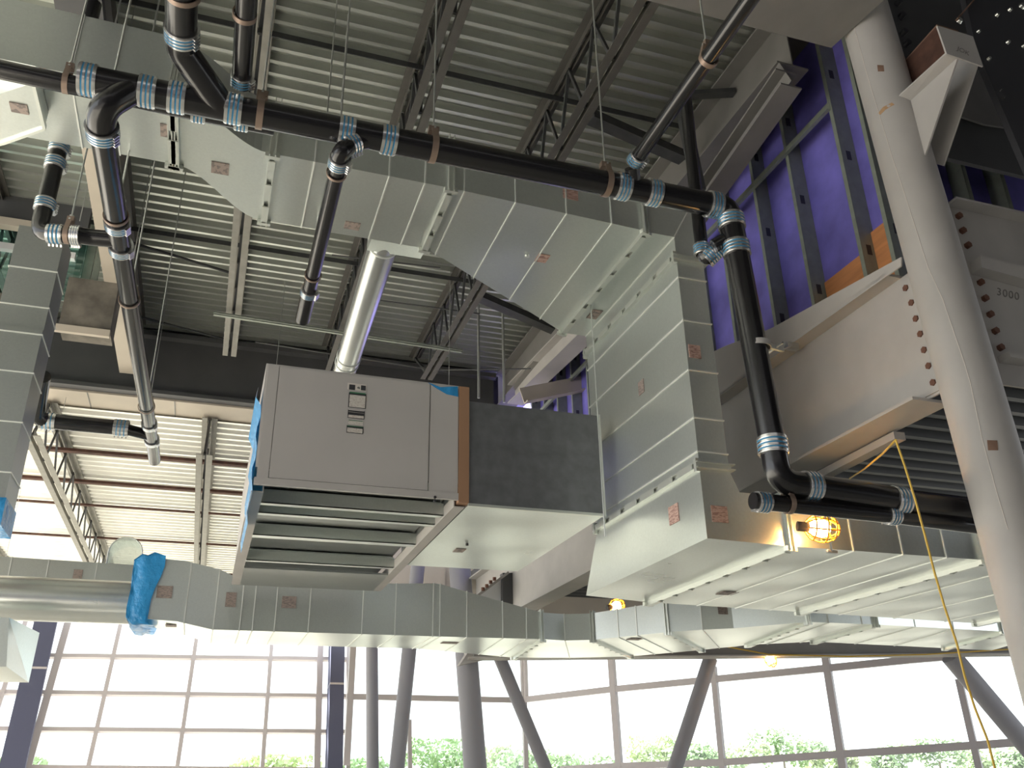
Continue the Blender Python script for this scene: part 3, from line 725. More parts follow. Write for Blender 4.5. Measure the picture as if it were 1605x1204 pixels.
# overhead pipes towards the camera
pipe([(-.50,1.5,5.41), (-.52,4.02,5.39)], PR, 'large black pipe coming down from the top edge at left')
coupling((-.517,4.0,5.39), (0,1,0), PR, 'large pipe coupling at the end of the overhead pipe', .6)
hanger((-.51,3.72,5.395), YA, PR, 8.18, 'hanger band on the overhead pipe at the top edge')
pipe([(-.21,1.5,5.41), (-.185,4.30,5.40)], r4, 'smaller black pipe coming from the top edge beside the large one')
coupling((-.185,4.27,5.40), YA, r4, 'small pipe coupling above the main pipe near the top left', .6, L=.085)
hanger((-.195,3.78,5.405), YA, r4, 8.18, 'hanger band on the smaller overhead pipe')
pipe([(2.385,2.3,5.42), (2.37,4.24,5.38)], .048, 'thin black branch pipe rising to the upper right')
coupling((2.37,4.22,5.38), YA, .05, 'small pipe coupling at the foot of the upper right branch', .6, L=.085)
hanger((2.385,3.30,5.40), YA, .05, 8.18, 'loop hanger with a slanting rod on the upper right branch')
# left branch running away from the camera
AX = lambda y: -.915+(y-4.46)*.0165
ZP = 5.06
coupling((AX(4.56),4.56,ZP), YA, PR*.98, 'large pipe coupling at the start of the left receding pipe', .6)
def ap(px, py): p_ = at(px, py, Z=ZP); return p_.y
y1_, y2_, y3_, y4_, y5_ = ap(182,350), ap(190,388), ap(203,455), ap(234,665), ap(238,690)
pipe([(AX(4.5),4.5,ZP), (AX(y1_),y1_,ZP)], .072, 'left receding drain pipe, first stretch below its wye')
coupling((AX(y1_),y1_,ZP), YA, .072, 'upper pipe coupling where the left side branch joins', .6, L=.085)
coupling((AX(y2_),y2_,ZP), YA, .072, 'lower pipe coupling where the left side branch joins', .6, L=.085)
wj = Vector((AX(y1_+.3), y1_+.12, ZP))
br = at(118,368,Z=ZP-.01); 
pipe([(AX(y1_),y1_,ZP), (AX(y2_),y2_,ZP)], .070, 'pipe wye joining the left side branch to the receding pipe', name='pipe_wye', extra=[(arc([Vector((AX(y2_-.1),y2_-.1,ZP)), at(140,372,Z=ZP), br], .2), .058)])
pipe([(AX(y2_),y2_,ZP), (AX(y4_),y4_,ZP)], .068, 'left receding drain pipe, long bright stretch')
for (yy, lab) in ((at(168,205,Z=ZP).y,'thin hanger loop at the top of the left receding pipe'), (at(180,338,Z=ZP).y,'thin hanger loop above the left side branch'), (y3_+.15,'thin hanger loop midway down the left receding pipe'),(y4_-.5,'thin hanger loop low on the left receding pipe')):
    hanger((AX(yy),yy,ZP), YA, .073, 8.18 if yy < 9 else 8.18, lab, w_=.025)
coupling((AX(y4_),y4_,ZP), YA, .068, 'pipe coupling where the far side branch joins', .6, L=.085)
coupling((AX(y5_),y5_,ZP), YA, .068, 'last pipe coupling near the end of the left receding pipe', .6, L=.085)
pipe([(AX(y4_),y4_,ZP), (AX(y5_+.35),y5_+.35,ZP), (AX(y5_+.65),y5_+.65,ZP-.02)], .066, 'end piece of the left receding pipe', name='pipe_wye', extra=[(arc([Vector((AX(y4_+.35),y4_+.35,ZP)), at(205,675,Z=ZP), at(190,670,Z=ZP)], .15), .06)])
# left side branch
lx = ZP-.01
e_b, e_c = at(52,366,Z=lx), at(84,366,Z=lx); ex, ey = e_b.x+.03, e_b.y
zz = lambda px, py: at(px, py, Y=ey).z
pipe([(ex,ey,zz(84,236)), (ex,ey,7.2)], .058, 'black pipe rising behind the duct at far left')
coupling((ex,ey,zz(82,231)), ZA, .058, 'small pipe coupling touching the duct edge at far left', .6, L=.085)
coupling((ex,ey,zz(78,256)), ZA, .058, 'second small pipe coupling down at far left', .6, L=.085)
pipe([(ex,ey,zz(84,236)), (ex,ey,zz(60,320))], .058, 'upright black pipe piece at far left')
coupling((ex,ey,zz(58,320)), ZA, .058, 'small pipe coupling above the far left elbow', .6, L=.085)
pipe(arc([Vector((ex,ey,zz(58,320))), Vector((ex,ey,lx)), e_c], .16), .058, 'black elbow of the left side branch', name='pipe_elbow')
coupling(at(87,367,Z=lx), at(118,369,Z=lx)-at(84,366,Z=lx), .058, 'small pipe coupling left of the copper strap', .6, L=.10)
hanger(at(106,368,Z=lx), at(118,369,Z=lx)-at(84,366,Z=lx), .058, 8.18, 'copper strap hanger between two couplings of the left side branch')
coupling(at(119,369,Z=lx), at(118,369,Z=lx)-at(84,366,Z=lx), .058, 'small pipe coupling right of the copper strap', .6, L=.06)
pipe([at(84,366,Z=lx), at(122,369,Z=lx)], .056, 'short pipe under the copper strap')
# far side branch
f0, f1, f2, f3 = at(66,590,Z=ZP+.2), at(56,655,Z=ZP), at(75,660,Z=ZP), at(190,671,Z=ZP)
pipe(arc([f0, f1, f2], .2), .08, 'black elbow of the far side branch behind the tall duct', name='pipe_elbow')
coupling(f2, f3-f2, .08, 'pipe coupling near the tall left duct', .6, L=.15)
pipe([f2, f3], .08, 'black pipe of the far side branch at left')
coupling(f3, f3-f2, .08, 'pipe coupling beside the wye of the far side branch', .6, L=.15)
# middle branch
BX = lambda y: .435+(y-4.6)*.006
yb1, yb2, yb3 = at(526,252,Z=bz).y, at(481,456,Z=bz).y, at(474,500,Z=bz).y
bs = at(551,226,Y=4.40)
pipe(arc([bs, Vector((.425,4.36,bz)), Vector((BX(yb1),yb1+.02,bz))], .05), .056, 'small black elbow of the middle branch', name='pipe_elbow')
coupling(bs, (.75,0,.62), .056, 'slanted small coupling tucked under the main pipe', .6, L=.085)
coupling((BX(yb1),yb1,bz), YA, .056, 'small pipe coupling below the middle elbow', .6, L=.085)
pipe([(BX(yb1),yb1,bz), (BX(yb2),yb2,bz)], .053, 'small black middle branch pipe running away over the unit')
coupling((BX(yb2),yb2,bz), YA, .055, 'small pipe coupling near the end of the middle branch', .6, L=.085)
pipe([(BX(yb2),yb2,bz), (BX(yb3),yb3,bz), (BX(yb3),yb3,bz)], .058, 'capped black end piece of the middle branch') if False else pipe([(BX(yb2),yb2,bz), (BX(yb3),yb3,bz)], .060, 'capped black end piece of the middle branch')
hanger((BX(yb1+.12),yb1+.12,bz), YA, .056, 8.18, 'thin hanger loop at the top of the middle branch', w_=.02)
hanger((BX(yb2-.25),yb2-.25,bz), YA, .056, 8.18, 'thin hanger loop near the end of the middle branch', w_=.02)
# pipe rising behind the right elbow
v0, v1 = at(1092,320,Y=4.62), at(1100,392,Y=4.62)
pipe([(v0.x+.02,4.62,6.5), (v1.x,4.62,v1.z)], .048, 'thin black vertical pipe behind the right elbow')
coupling((v1.x,4.62,v1.z), ZA, .048, 'small upright coupling behind the riser', .6, L=.085)
s0, s1 = at(1106,410,Y=4.6), at(1128,388,Y=4.52)
pipe(arc([(v1.x,4.62,v1.z), (v1.x+.02,4.62,v1.z-.09), s1+Vector((.06,0,.05))], .04), .047, 'small black bend linking the thin pipe to the riser', name='pipe_elbow')
coupling((s0+s1)/2, s1-s0, .049, 'slanted small coupling beside the top of the riser', .6, L=.12, n=6)
# beam clamp on riser
rc = at(1186,543,Y=4.4)
t = thing('riser_clamp', 'zinc riser clamp with bolts holding the black riser to the beam', 'pipe clamp', (rc.x,4.4,rc.z))
MB().ring((rc.x,4.4,rc.z-.02), (rc.x,4.4,rc.z+.02), PR+.002, PR+.010).build('strap', M['primer'], t)
MB().bar((rc.x+PR,4.37,rc.z), (rc.x+PR+.12,4.40,rc.z+.005), .02, .035).build('ear', M['rod'], t)
MB().cyl((rc.x+PR+.05,4.30,rc.z), (rc.x+PR+.05,4.50,rc.z), .008, 8).build('bolt', M['rod'], t)
c2 = at(1240,543,X=4.44)
t = thing('beam_clamp', 'small zinc beam clamp gripping the flange right of the riser', 'clamp', tuple(c2))
MB().bar(c2+Vector((-.05,0,0)), c2+Vector((.06,0,.0)), .05, .06).build('jaw', M['rod'], t)
MB().cyl((rc.x+PR+.1,4.40,rc.z), c2, .007, 8).build('hanger_rod', M['rod'], t)

# deck-hung rods
def vrod(px, py, zt, px2, py2, lab, r=.005):
    """vertical rod: top seen at px,py on height zt, bottom height from where it crosses px2,py2"""
    p = at(px, py, Z=zt); d_ = ray(px2, py2); tt = (p.y-CAM.y)/d_.y; zb = CAM.z+d_.z*tt
    t = thing('hanger_rod', lab, 'rod', (p.x,p.y,zb), 'bare rods hanging from the deck')
    MB().cyl((p.x,p.y,zt), (p.x,p.y,zb), r, 6).build('shaft', M['rod'], t)
vrod(546,20,8.24,534,168,'thin rod hanging from the deck above the middle branch')
vrod(214,0,8.24,190,95,'thin rod passing behind the upper left duct')
vrod(150,233,8.23,116,345,'left one of two thin rods below the upper left duct')
vrod(202,234,8.23,190,290,'right one of two thin rods below the upper left duct')
vrod(239,247,8.24,208,410,'long thin rod right of the left receding pipe',.006)
vrod(262,465,8.24,236,650,'thin rod in front of the dark girder',.006)
vrod(126,515,8.22,98,640,'thin rod by the left end of the dark girder')
vrod(706,424,8.22,712,800,'long rod down to the right corner of the fan unit',.006)
vrod(447,441,8.22,405,760,'long rod down to the left corner of the fan unit',.006)
vrod(926,478,5.60,934,840,'long rod along the left edge of the vertical duct',.006)
vrod(788,480,8.22,798,632,'right upright strut above the plenum box',.02)
vrod(750,478,8.22,757,625,'left upright strut above the plenum box',.02)
vrod(35,757,7.04,15,880,'thin rod dropping to the pale duct at far left')
vrod(55,857,7.04,40,905,'second thin rod dropping to the pale duct at far left')

# ------------------------------------------------------------------ round columns
def column(label, p0, p1, r, group=None, mt='primer', n=40):
    t = thing('round_column', label, 'column', p0, group)
    MB().cyl(p0, p1, r, n).build('shaft', M[mt], t)
    return t
c0, c1 = at(1604,900,Y=4.08), at(1366,60,Y=4.08)
dc = (c1-c0).normalized(); base = c0-dc*(c0.z/dc.z); top = c0+dc*((8.6-c0.z)/dc.z)
CR = .188
colm = column('large grey round column standing at the right edge with bolted beams', tuple(base), tuple(top), CR)
# weld line and marks on the column
cdir = (CAM-c0); cdir.z = 0; cdir.normalize()
def on_col(px, py, lift=.001):
    """point of the column surface seen at px,py"""
    o, d_ = CAM-base, ray(px, py).normalized(); a_ = d_-dc*d_.dot(dc); b_ = o-dc*o.dot(dc)
    A, B, C_ = a_.dot(a_), 2*a_.dot(b_), b_.dot(b_)-(CR+lift)**2; D_ = B*B-4*A*C_
    if D_ < 0: D_ = 0
    return CAM+d_*((-B-math.sqrt(D_))/(2*A))
seam = [(1338,40),(1352,90),(1357,110),(1369,150),(1383,195),(1398,245),(1415,295),(1436,360),(1455,420),(1478,470),(1495,520),(1512,570),(1521,600),(1540,690),(1562,770),(1580,830)]
MB().tube([on_col(*q) for q in seam], .0022, 6).build('paint_crack', M['chalk'], colm)
for (x, y, s_) in ((1380,107,5),(1555,698,8)):
    MB().prism([on_col(x-s_,y-s_), on_col(x+s_,y-s_*.9), on_col(x+s_*1.2,y+s_), on_col(x-s_*.8,y+s_)], cdir*.002).build('tape_residue', M['rustlt'], colm)
MB().prism([on_col(1376,178), on_col(1384,168), on_col(1398,161), on_col(1402,164), on_col(1388,172), on_col(1380,180)], cdir*.002).build('rust_stain', mat('rust_stain_orange', (.40,.25,.13), .8), colm)

# deep beam joining the column from behind
XW = 4.60; zt_, zb_ = 4.94, at(1455,613,X=4.45).z
fw = at(1480,639,Z=zb_).x-4.45
t = thing('deep_beam', 'deep grey steel beam running from the round column away behind the vertical duct', 'beam', (XW,4.35,zb_))
MB().box(XW-.008, XW+.008, 4.16, 15.6, zb_+.02, zt_).build('web', M['primer'], t)
MB().box(4.45, 4.45+max(fw,.25), 4.40, 15.6, zb_, zb_+.022).build('bottom_flange', M['primer'], t)
MB().box(4.45, 4.75, 4.40, 15.6, zt_, zt_+.022).build('top_flange', M['primer'], t)
for (x, y) in ((1422,452),(1431,475),(1438,500),(1445,524),(1451,549),(1458,574),(1465,600)):
    p = at(x, y, X=XW-.008); q = MB().cyl(p, p+Vector((-.022,0,0)), .026, 6).build('bolt', M['bolt'], t)
MB().box(XW-.02, XW-.008, 4.26, 4.42, 3.98, 4.90).build('shear_tab', M['primer'], t)
poly = [at(*q, X=4.45) for q in ((1100,560),(1135,543),(1208,515),(1412,403),(1412,417),(1208,562),(1100,640))]
t2 = tag(MB().prism(poly, (.012,0,0)).build('edge_plate', M['primer']), 'tapered grey edge plate standing on top of the deep beam below the studs', 'plate')
# beam to the right of the column
YW = 4.12
t = thing('deep_beam', 'grey beam going right from the round column with handwriting on it', 'beam', (5,YW,4))
MB().box(4.9, 9, YW, YW+.016, 4.0, 5.46).build('web', M['primer'], t)
MB().prism([at(1520,412,Y=YW), at(1640,440,Y=YW), at(1640,462,Y=YW), at(1522,430,Y=YW)], (0,-.10,0)).build('stiffener', M['primer'], t)
MB().prism([at(1563,560,Y=YW), at(1640,570,Y=YW), at(1640,580,Y=YW), at(1566,569,Y=YW)], (0,-.10,0)).build('stiffener', M['primer'], t)
MB().box(4.9, 9, YW-.1, YW+.1, 5.46, 5.48).build('top_flange', M['primer'], t)
for (x, y) in ((1501,340),(1507,363),(1515,386),(1535,444),(1542,469),(1550,494),(1558,520),(1566,546)):
    p = at(x, y, Y=YW); MB().cyl(p, p+Vector((0,-.03,0)), .026, 6).build('bolt', M['bolt'], t)
cu = bpy.data.curves.new('handwriting', 'FONT'); cu.body = '3000'; cu.size = .095; cu.shear = .25; cu.extrude = .0008; cu.space_character = 1.15
tx = textmesh(cu)
p = at(1562,462,Y=YW-.002); tx.parent = t; tx.location = p-Vector(t['_o']); tx.rotation_euler = (R(90), R(3), 0)

# plate overhead (underside of a wide flange) at the top right
t = thing('roof_beam', 'dark wide flange beam overhead at the top edge left of the round column', 'beam', (4.2,4.2,7))
pl = [at(*q, Z=7.0) for q in ((880,-42),(1000,-3),(1303,75),(1388,-2),(1430,-40))]
MB().prism([pl[0], pl[1], pl[2], pl[3], pl[4]], (0,0,.03)).build('bottom_flange', M['primerd'], t)
cpt = (pl[2]+pl[3])/2
MB().box(1.5, pl[2].x-.02, 4.0, 4.02, 7.03, 7.9).build('web', M['primerd'], t)
# edge beam of the deck
t = ibeam('edge_beam', 'grey beam along the right edge of the upper deck', (4.52,5.0,8.16), (4.52,13.5,8.16), .62, .34, M['primerd'])
t = thing('sloped_brace', 'grey steel brace sloping under the deck edge at upper right', 'brace', tuple(at(1240,110,X=4.42)))
a, b = at(1232,112,X=4.40), at(1075,340,X=4.40)
MB().bar(a, b, .24, .02, (1,0,.3)).build('top_flange', M['primerd'], t)
MB().bar(a, b, .02, .22, (1,0,0)).build('web', M['primerd'], t)
MB().bar(a, b, .02, .22, (1,0,0), (.2,0)).build('bottom_flange', M['primerd'], t)
a, b = at(1000,420,X=4.45), at(808,612,X=4.45)
t = ibeam('edge_beam', 'grey beam sloping down behind the flared duct', tuple(a+Vector((0,0,.1))), tuple(b+Vector((0,0,.1))), .35, .28, M['primer'])
t = thing('steel_channel', 'cream painted channel behind the left edge of the vertical duct', 'beam', tuple(at(820,620,Y=11.8)))
a, b = at(818,621,Y=11.4), at(985,588,Y=11.4)
MB().bar(a, b, .02, .26).bar(a, b, .14, .02, (0,0,1), (.07,-.125)).build('channel', M['cream'], t)

# ------------------------------------------------------------------ stud wall
XS = 4.90
struct('wall_right', MB().box(XS+.16, XS+.18, 4.62, 14.5, 5.0, 9.0), M['purple'], 'purple sheathing behind the steel studs at right')
ys = [4.70, 5.03, 5.72, 6.30, 6.98, 7.62, 8.26, 8.9, 9.54, 10.2, 10.8, 11.4, 12.0, 12.6, 13.2]
mb = MB(); mb.box(0,.16,0,.002,0,3.6); mb.box(0,.002,0,.045,0,3.6); mb.box(.158,.16,0,.045,0,3.6); mb.box(0,.012,.043,.045,0,3.6)
smesh = mb.mesh('stud', M['stud'])
hole = MB().box(.05,.10,-.0015,-.0005,0,.10).mesh('punch_hole', M['black'])
for i, y in enumerate(ys):
    o = bpy.data.objects.new('metal_stud', smesh); COL.objects.link(o); o.location = (XS, y, 5.15)
    order = ['nearest the round column','second','third','fourth','fifth','sixth','seventh','eighth','ninth','tenth','eleventh','twelfth','thirteenth','fourteenth','farthest']
    tag(o, 'galvanized wall stud against purple sheathing, %s%s counted from the round column' % (order[i], '' if i in (0,14) else ' one'), 'stud', 'wall studs')
    for z in (.45, 1.45, 2.4):
        h = bpy.data.objects.new('punch_hole', hole); COL.objects.link(h); h.parent = o; h.location = (0,0,z)
zbk = at(1285,182,X=XS).z
mb = MB(); mb.box(XS-.003,XS,5.05,13.0,zbk-.05,zbk+.05); mb.box(XS-.04,XS-.003,5.05,13.0,zbk-.05,zbk-.047)
tag(mb.build('blocking_channel', M['stud']), 'horizontal steel channel tying the purple wall studs together', 'channel')
mb = MB(); mb.box(XS-.003,XS+.165,4.6,14,5.13,5.15)
tag(mb.build('bottom_track', M['stud']), 'bottom track under the wall studs on the beam', 'channel')
zp = at(1300,440,X=XS+.15).z
for (a_, b_, z_, lab) in ((4.75,5.03,zp+.12,'small orange plywood strip right of the widest piece'),(5.08,5.70,zp,'wide orange plywood piece at the foot of the stud wall'),(5.75,6.28,zp-.16,'orange plywood piece left of the widest one'),(6.33,6.95,zp-.2,'orange plywood piece beside the black riser'),(7.0,7.6,zp-.2,'orange plywood piece left of the black riser')):
    o = tag(MB().box(XS+.13, XS+.155, a_, b_, 5.15, z_).build('plywood_strip', M['wood']), lab, 'plywood', 'plywood blocking between studs')
# second stud wall to the right of the column
YS = 4.75
struct('wall_far', MB().box(5.1, 9.5, YS+.16, YS+.18, 5.45, 9.0), M['purple'], 'purple sheathing right of the round column')
for i, x in enumerate((5.2,5.55,5.95,6.4)):
    o = tag(MB().box(x, x+.045, YS, YS+.002, 5.48, 8.8).box(x, x+.002, YS, YS+.16, 5.48, 8.8).build('metal_stud', M['stud']), 'galvanized stud right of the round column, %s from the column' % ('first','second','third','fourth')[i], 'stud', 'studs right of the column')
# top right: dark built-up beam with bolts
t = thing('splice_beam', 'black painted beam full of shiny bolts in the top right corner', 'beam', tuple(at(1560,60,Y=3.7)))
MB().prism([at(*q, Y=3.72) for q in ((1500,-60),(1700,-60),(1700,420),(1640,330),(1530,75))], (0,.05,0)).build('web', M['black'], t)
for (x, y, r_) in ((1562,24,.02),(1582,16,.02),(1533,50,.018),(1579,67,.02),(1603,73,.018),(1549,93,.018),(1601,10,.035),(1503,33,.032),(1568,142,.006),(1573,155,.006)):
    p = at(x, y, Y=3.72); MB().cyl(p, p+Vector((0,-.02,0)), r_, 6 if r_ > .03 else 16, r_*.7).build('bolt', M['sbolt'], t)
MB().bar(at(1500,30,Y=3.70), at(1530,-4,Y=3.70), .03, .01).build('tie_strap', M['rustlt'], t)
t = thing('cap_beam', 'dark beam behind the top of the round column with a row of bolts', 'beam', (5,4.3,7))
MB().box(4.75, 9.4, 4.36, 4.40, 6.2, 8.6).build('web', M['girder'], t)
for (x, y) in ((1402,6),(1408,27),(1411,53),(1416,70),(1421,90)):
    p = at(x, y, Y=4.34); MB().cyl(p+Vector((.02,0,0)), p+Vector((.02,-.05,0)), .03, 6).build('bolt', M['black'], t)
MB().prism([at(*q, Y=4.30) for q in ((1540,100),(1575,150),(1580,200),(1545,195),(1500,180))], (0,.02,0)).build('gusset', M['primerd'], t)
# bracket on the column
t = thing('column_bracket', 'triangular grey gusset bracket with a rusty channel stub on the round column', 'bracket', tuple(at(1450,150,X=4.66)))
MB().prism([at(*q, X=4.55) for q in ((1395,200),(1414,170),(1501,90),(1447,251),(1415,245))], (.014,0,0)).build('gusset', M['primer'], t)
MB().prism([at(1384,174,X=4.47), at(1483,84,X=4.47), at(1501,90,X=4.55), at(1414,170,X=4.55)], (0,0,.012)).build('top_flange', M['primer'], t)
MB().prism([at(*q, X=4.80) for q in ((1500,92),(1531,101),(1530,106),(1478,260),(1460,255),(1455,235))], (.014,0,0)).build('gusset', M['primer'], t)
ep = [at(*q, Y=3.42) for q in ((1469,40),(1525,57),(1541,104),(1484,84))]
s_ = MB().prism(ep, (0,.012,0)).build('end_plate', M['primer'], t)
ctr = [at(*q, X=4.68) for q in ((1469,40),(1484,84),(1425,160),(1408,108))]
MB().prism(ctr, (.012,0,0)).build('channel_web', M['rust'], t)
MB().prism([ctr[0], ctr[3], ctr[3]+Vector((.16,0,0)), ctr[0]+Vector((.20,0,0))], (0,0,.012)).build('channel_flange', M['rustlt'], t)
cu = bpy.data.curves.new('handwriting', 'FONT'); cu.body = 'JOK'; cu.size = .06; cu.shear = .2; cu.extrude = .0005
tx = textmesh(cu); tx.parent = t
tx.location = at(1500,78,Y=3.415)-Vector(t['_o']); tx.rotation_euler = (R(90), R(14), 0)

# ------------------------------------------------------------------ left background: wall, window, concrete
yw = 10.6
struct('wall_left', MB().box(-6, at(70,480,Y=yw).x, yw, yw+.2, 4.6, at(0,458,Y=yw).z), M['conc2'], 'dark weathered wall at the left edge')
tag(MB().box(at(98,480,Y=yw-.1).x, at(180,480,Y=yw-.1).x, yw-.1, yw+.3, at(120,514,Y=yw-.1).z, at(140,438,Y=yw-.1).z).build('concrete_pier', M['conc2']), 'stained concrete block wall piece beside the left receding pipe', 'wall')
tag(MB().box(at(86,515,Y=yw-.12).x, at(173,520,Y=yw-.12).x, yw-.16, yw-.1, at(120,520,Y=yw-.12).z-.03, at(120,513,Y=yw-.12).z).build('steel_angle', M['cream']), 'cream steel angle under the stained concrete piece', 'angle')
t = thing('sheathed_beam', 'dark beam crossing behind the tall left duct near the edge', 'beam', (-3,10.2,7.8))
yy_ = 10.3
MB().box(-6, at(150,300,Y=yy_).x, yy_, yy_+.1, at(20,350,Y=yy_).z, 8.2).build('web', M['girder'], t)
MB().box(-6, at(90,365,Y=yy_).x, yy_-.12, yy_, at(20,362,Y=yy_).z, at(20,350,Y=yy_).z).build('flange', M['cream'], t)
o = struct('window_1', MB().box(-6, -2.0, yw-.02, yw, at(20,462,Y=yw).z, at(20,350,Y=yw).z), M['tealglass'], 'teal clerestory glass at the left edge')
MB().box(-6, -2.1, yw-.1, yw-.02, at(20,398,Y=yw).z, at(20,388,Y=yw).z).build('window_frame', M['postwhite'], o)
for i, px in enumerate((118,130,147)):
    tag(MB().box(at(px,410,Y=yw).x, at(px,410,Y=yw).x+(.07 if i != 1 else .11), yw+.05, yw+.1, at(130,440,Y=yw).z, 8.2).build('metal_stud', M['stud']), 'bluish stud above the stained concrete piece, %s of three' % ('left','middle','right')[i], 'stud', 'studs above the concrete')
# cream flange of a beam along y at left
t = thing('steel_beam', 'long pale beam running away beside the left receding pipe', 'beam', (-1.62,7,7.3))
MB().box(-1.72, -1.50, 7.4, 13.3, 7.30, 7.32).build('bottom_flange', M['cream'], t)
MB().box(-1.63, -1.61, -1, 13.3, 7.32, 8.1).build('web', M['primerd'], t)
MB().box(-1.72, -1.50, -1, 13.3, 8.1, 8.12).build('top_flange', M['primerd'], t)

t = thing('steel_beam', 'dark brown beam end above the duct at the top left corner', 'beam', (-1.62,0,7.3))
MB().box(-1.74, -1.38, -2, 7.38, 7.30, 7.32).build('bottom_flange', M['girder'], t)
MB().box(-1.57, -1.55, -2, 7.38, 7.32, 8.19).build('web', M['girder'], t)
# ------------------------------------------------------------------ far columns, slab edge beam
def legcol(px0, py0, px1, py1, Y, r, lab, ext=(.0, 3.0)):
    a, b = at(px0, py0, Y=Y), at(px1, py1, Y=Y); d_ = (b-a).normalized()
    top_ = a-d_*ext[0]; bot = b+d_*((b.z-0)/(-d_.z)) if d_.z < 0 else b
    return column(lab, tuple(bot), tuple(top_), r, 'far round columns', 'colpaint', n=24)
legcol(583,1010,584,1204,15.9,.105,'slim far column left of the leaning pair', (1.2,0))
legcol(642,1012,622,1204,15.9,.13,'far column leaning right at its top, second from the left', (2.2,0))
legcol(731,1024,745,1204,15.75,.20,'thickest far column, standing under the end of the deep beam', (1.9,0))
legcol(787,1040,855,1204,15.8,.115,'far column leaning left at its top, right of the thickest one', (.1,0))
legcol(1111,1040,1058,1204,14.9,.13,'far column leaning right in the middle of the glass', (.1,0))
legcol(1496,1035,1612,1172,13.8,.19,'thick far column leaning left beside the yellow cable', (.1,0))
# slab-edge beam
sA, sB = at(742,1035,Z=3.48), at(1640,1026,Z=3.48)
sA = Vector((sA.x, 15.2, 3.48)); sA.x = at(742,1035,Y=15.2).x
t = thing('slab_edge_beam', 'long brown beam across the top of the right glass wall', 'beam', tuple(sA))
MB().bar(sA+Vector((0,0,.18)), sB+Vector((0,0,.18)), .30, .34).build('web', M['primerd'], t)
MB().bar(sA-Vector((.1,0,0)), sB, .42, .022).build('bottom_flange', M['primer'], t)
t = thing('beam_bracket', 'grey bracket carrying the beam end on the thickest far column', 'bracket', tuple(at(740,1030,Y=15.3)))
MB().prism([at(*q, Y=15.3) for q in ((720,1043),(732,1025),(732,1018),(800,1012),(760,1034))], (0,.2,0)).build('gusset', M['primer'], t)
t = thing('beam_end', 'white steel beam end with dark bolts above the long far duct', 'beam', tuple(at(770,910,X=4.5)))
MB().prism([at(*q, Y=13.6) for q in ((748,932),(790,900),(790,945),(770,950))], (0,.1,0)).build('web', M['postwhite'], t)
MB().prism([at(*q, Y=13.5) for q in ((788,898),(804,898),(804,950),(788,945))], (0,.15,0)).build('end_plate', M['girder'], t)
MB().bar(at(748,934,Y=13.5), at(796,898,Y=13.5), .1, .04).build('flange', M['primer'], t)
for q in ((757,926),(763,921),(769,915),(775,910)):
    p = at(*q, Y=13.42); MB().cyl(p, p+Vector((0,0,.05)), .03, 8).build('bolt', M['bolt'], t)
# cream wall above the glass
struct('wall_upper', MB().box(2.45, 20, 17.2, 17.4, 4.25, 8.6), M['cream'], 'cream wall above the middle glass')
tag(MB().box(at(664,915,Y=17.15).x,at(697,915,Y=17.15).x,17.12,17.2,4.6,at(680,885,Y=17.15).z).build('wall_panel', M['cream']), 'cream panel with a small label between two far columns', 'panel')

# ------------------------------------------------------------------ glass walls
# left wall leans outwards
h_ = ray(4170,1155); h_.z = 0; h_.normalize(); ld = ray(548,-610).normalized()
n1 = h_.cross(ld).normalized(); p01 = at(300,1146,Y=27.0)
L_ = lambda x, y: onpl(x, y, p01, n1)
win = MB(); c = [L_(-60,1146), L_(545,1146)]
def ext(pt, dd, z): return pt+dd*((z-pt.z)/dd.z)
win.quad(ext(c[0],ld,0), ext(c[1],ld,0), ext(c[1],ld,6.9), ext(c[0],ld,6.9))
W1 = struct('window_2', win, M['glass'], 'tall leaning glass wall at lower left')
def mullion(par, a, b, wd, dp, nrm, mt='mull', nm='mullion'): return MB().bar(a, b, wd, dp, nrm).build(nm, M[mt], par)
for x in (59, 151, 286, 415, 498, 545, -15):
    a = L_(x,1146); mullion(W1, ext(a,ld,0), ext(a,ld,6.85), .11 if x not in (59,498) else .18, .14, n1)
for y in (972, 1030, 1088, 1146, 1206):
    a, b = L_(-60, y+ -3), L_(545, y+4 if y < 1100 else y+2); mullion(W1, a, b, .11, .12, n1)
def lpost(xt, yt, xb, yb_, wd, lab):
    a, b = L_(xt,yt)-Vector((0,.4,0)), L_(xb,yb_)-Vector((0,.4,0)); d_ = (a-b).normalized()
    t = thing('clad_post', lab, 'post', tuple(b-d_*(b.z/d_.z)))
    MB().bar(b-d_*(b.z/d_.z), a+d_*.6, wd, .35, n1).build('cladding', M['bluepost'], t)
    m_ = a.lerp(b, .38); 
    MB().bar(m_-h_*wd/2, m_+h_*wd/2, .06, .37, n1).build('tape_band', M['mull'], t)
lpost(76,975,24,1204,.56,'blue membrane clad post at the lower left corner')
lpost(525,1010,520,1204,.42,'blue membrane clad post right of the grid window')
# centre pane
p02 = Vector((0,24.0,0)); n2 = Vector((0,-1,0))
C2 = lambda x, y: onpl(x, y, p02, n2)
a, b = C2(543,1100), C2(822,1100)
W2 = struct('window_3', MB().box(a.x, b.x, 24.0, 24.02, 0, 5.2), M['glass'], 'clear glass wall in the lower centre')
mullion(W2, C2(543,1200)*1, Vector((C2(543,1200).x,24,5.2)), .16, .14, n2)
mullion(W2, C2(543,1092), C2(822,1098), .14, .12, n2); mullion(W2, Vector((C2(822,1100).x,24,0)), Vector((C2(822,1100).x,24,5.2)), .12, .12, n2)
MB().bar(Vector((C2(648,1150).x,23.9,0)), Vector((C2(641,1100).x,23.9,3.0)), .10, .10, (0,-1,0)).build('mullion', M['mull'], W2)
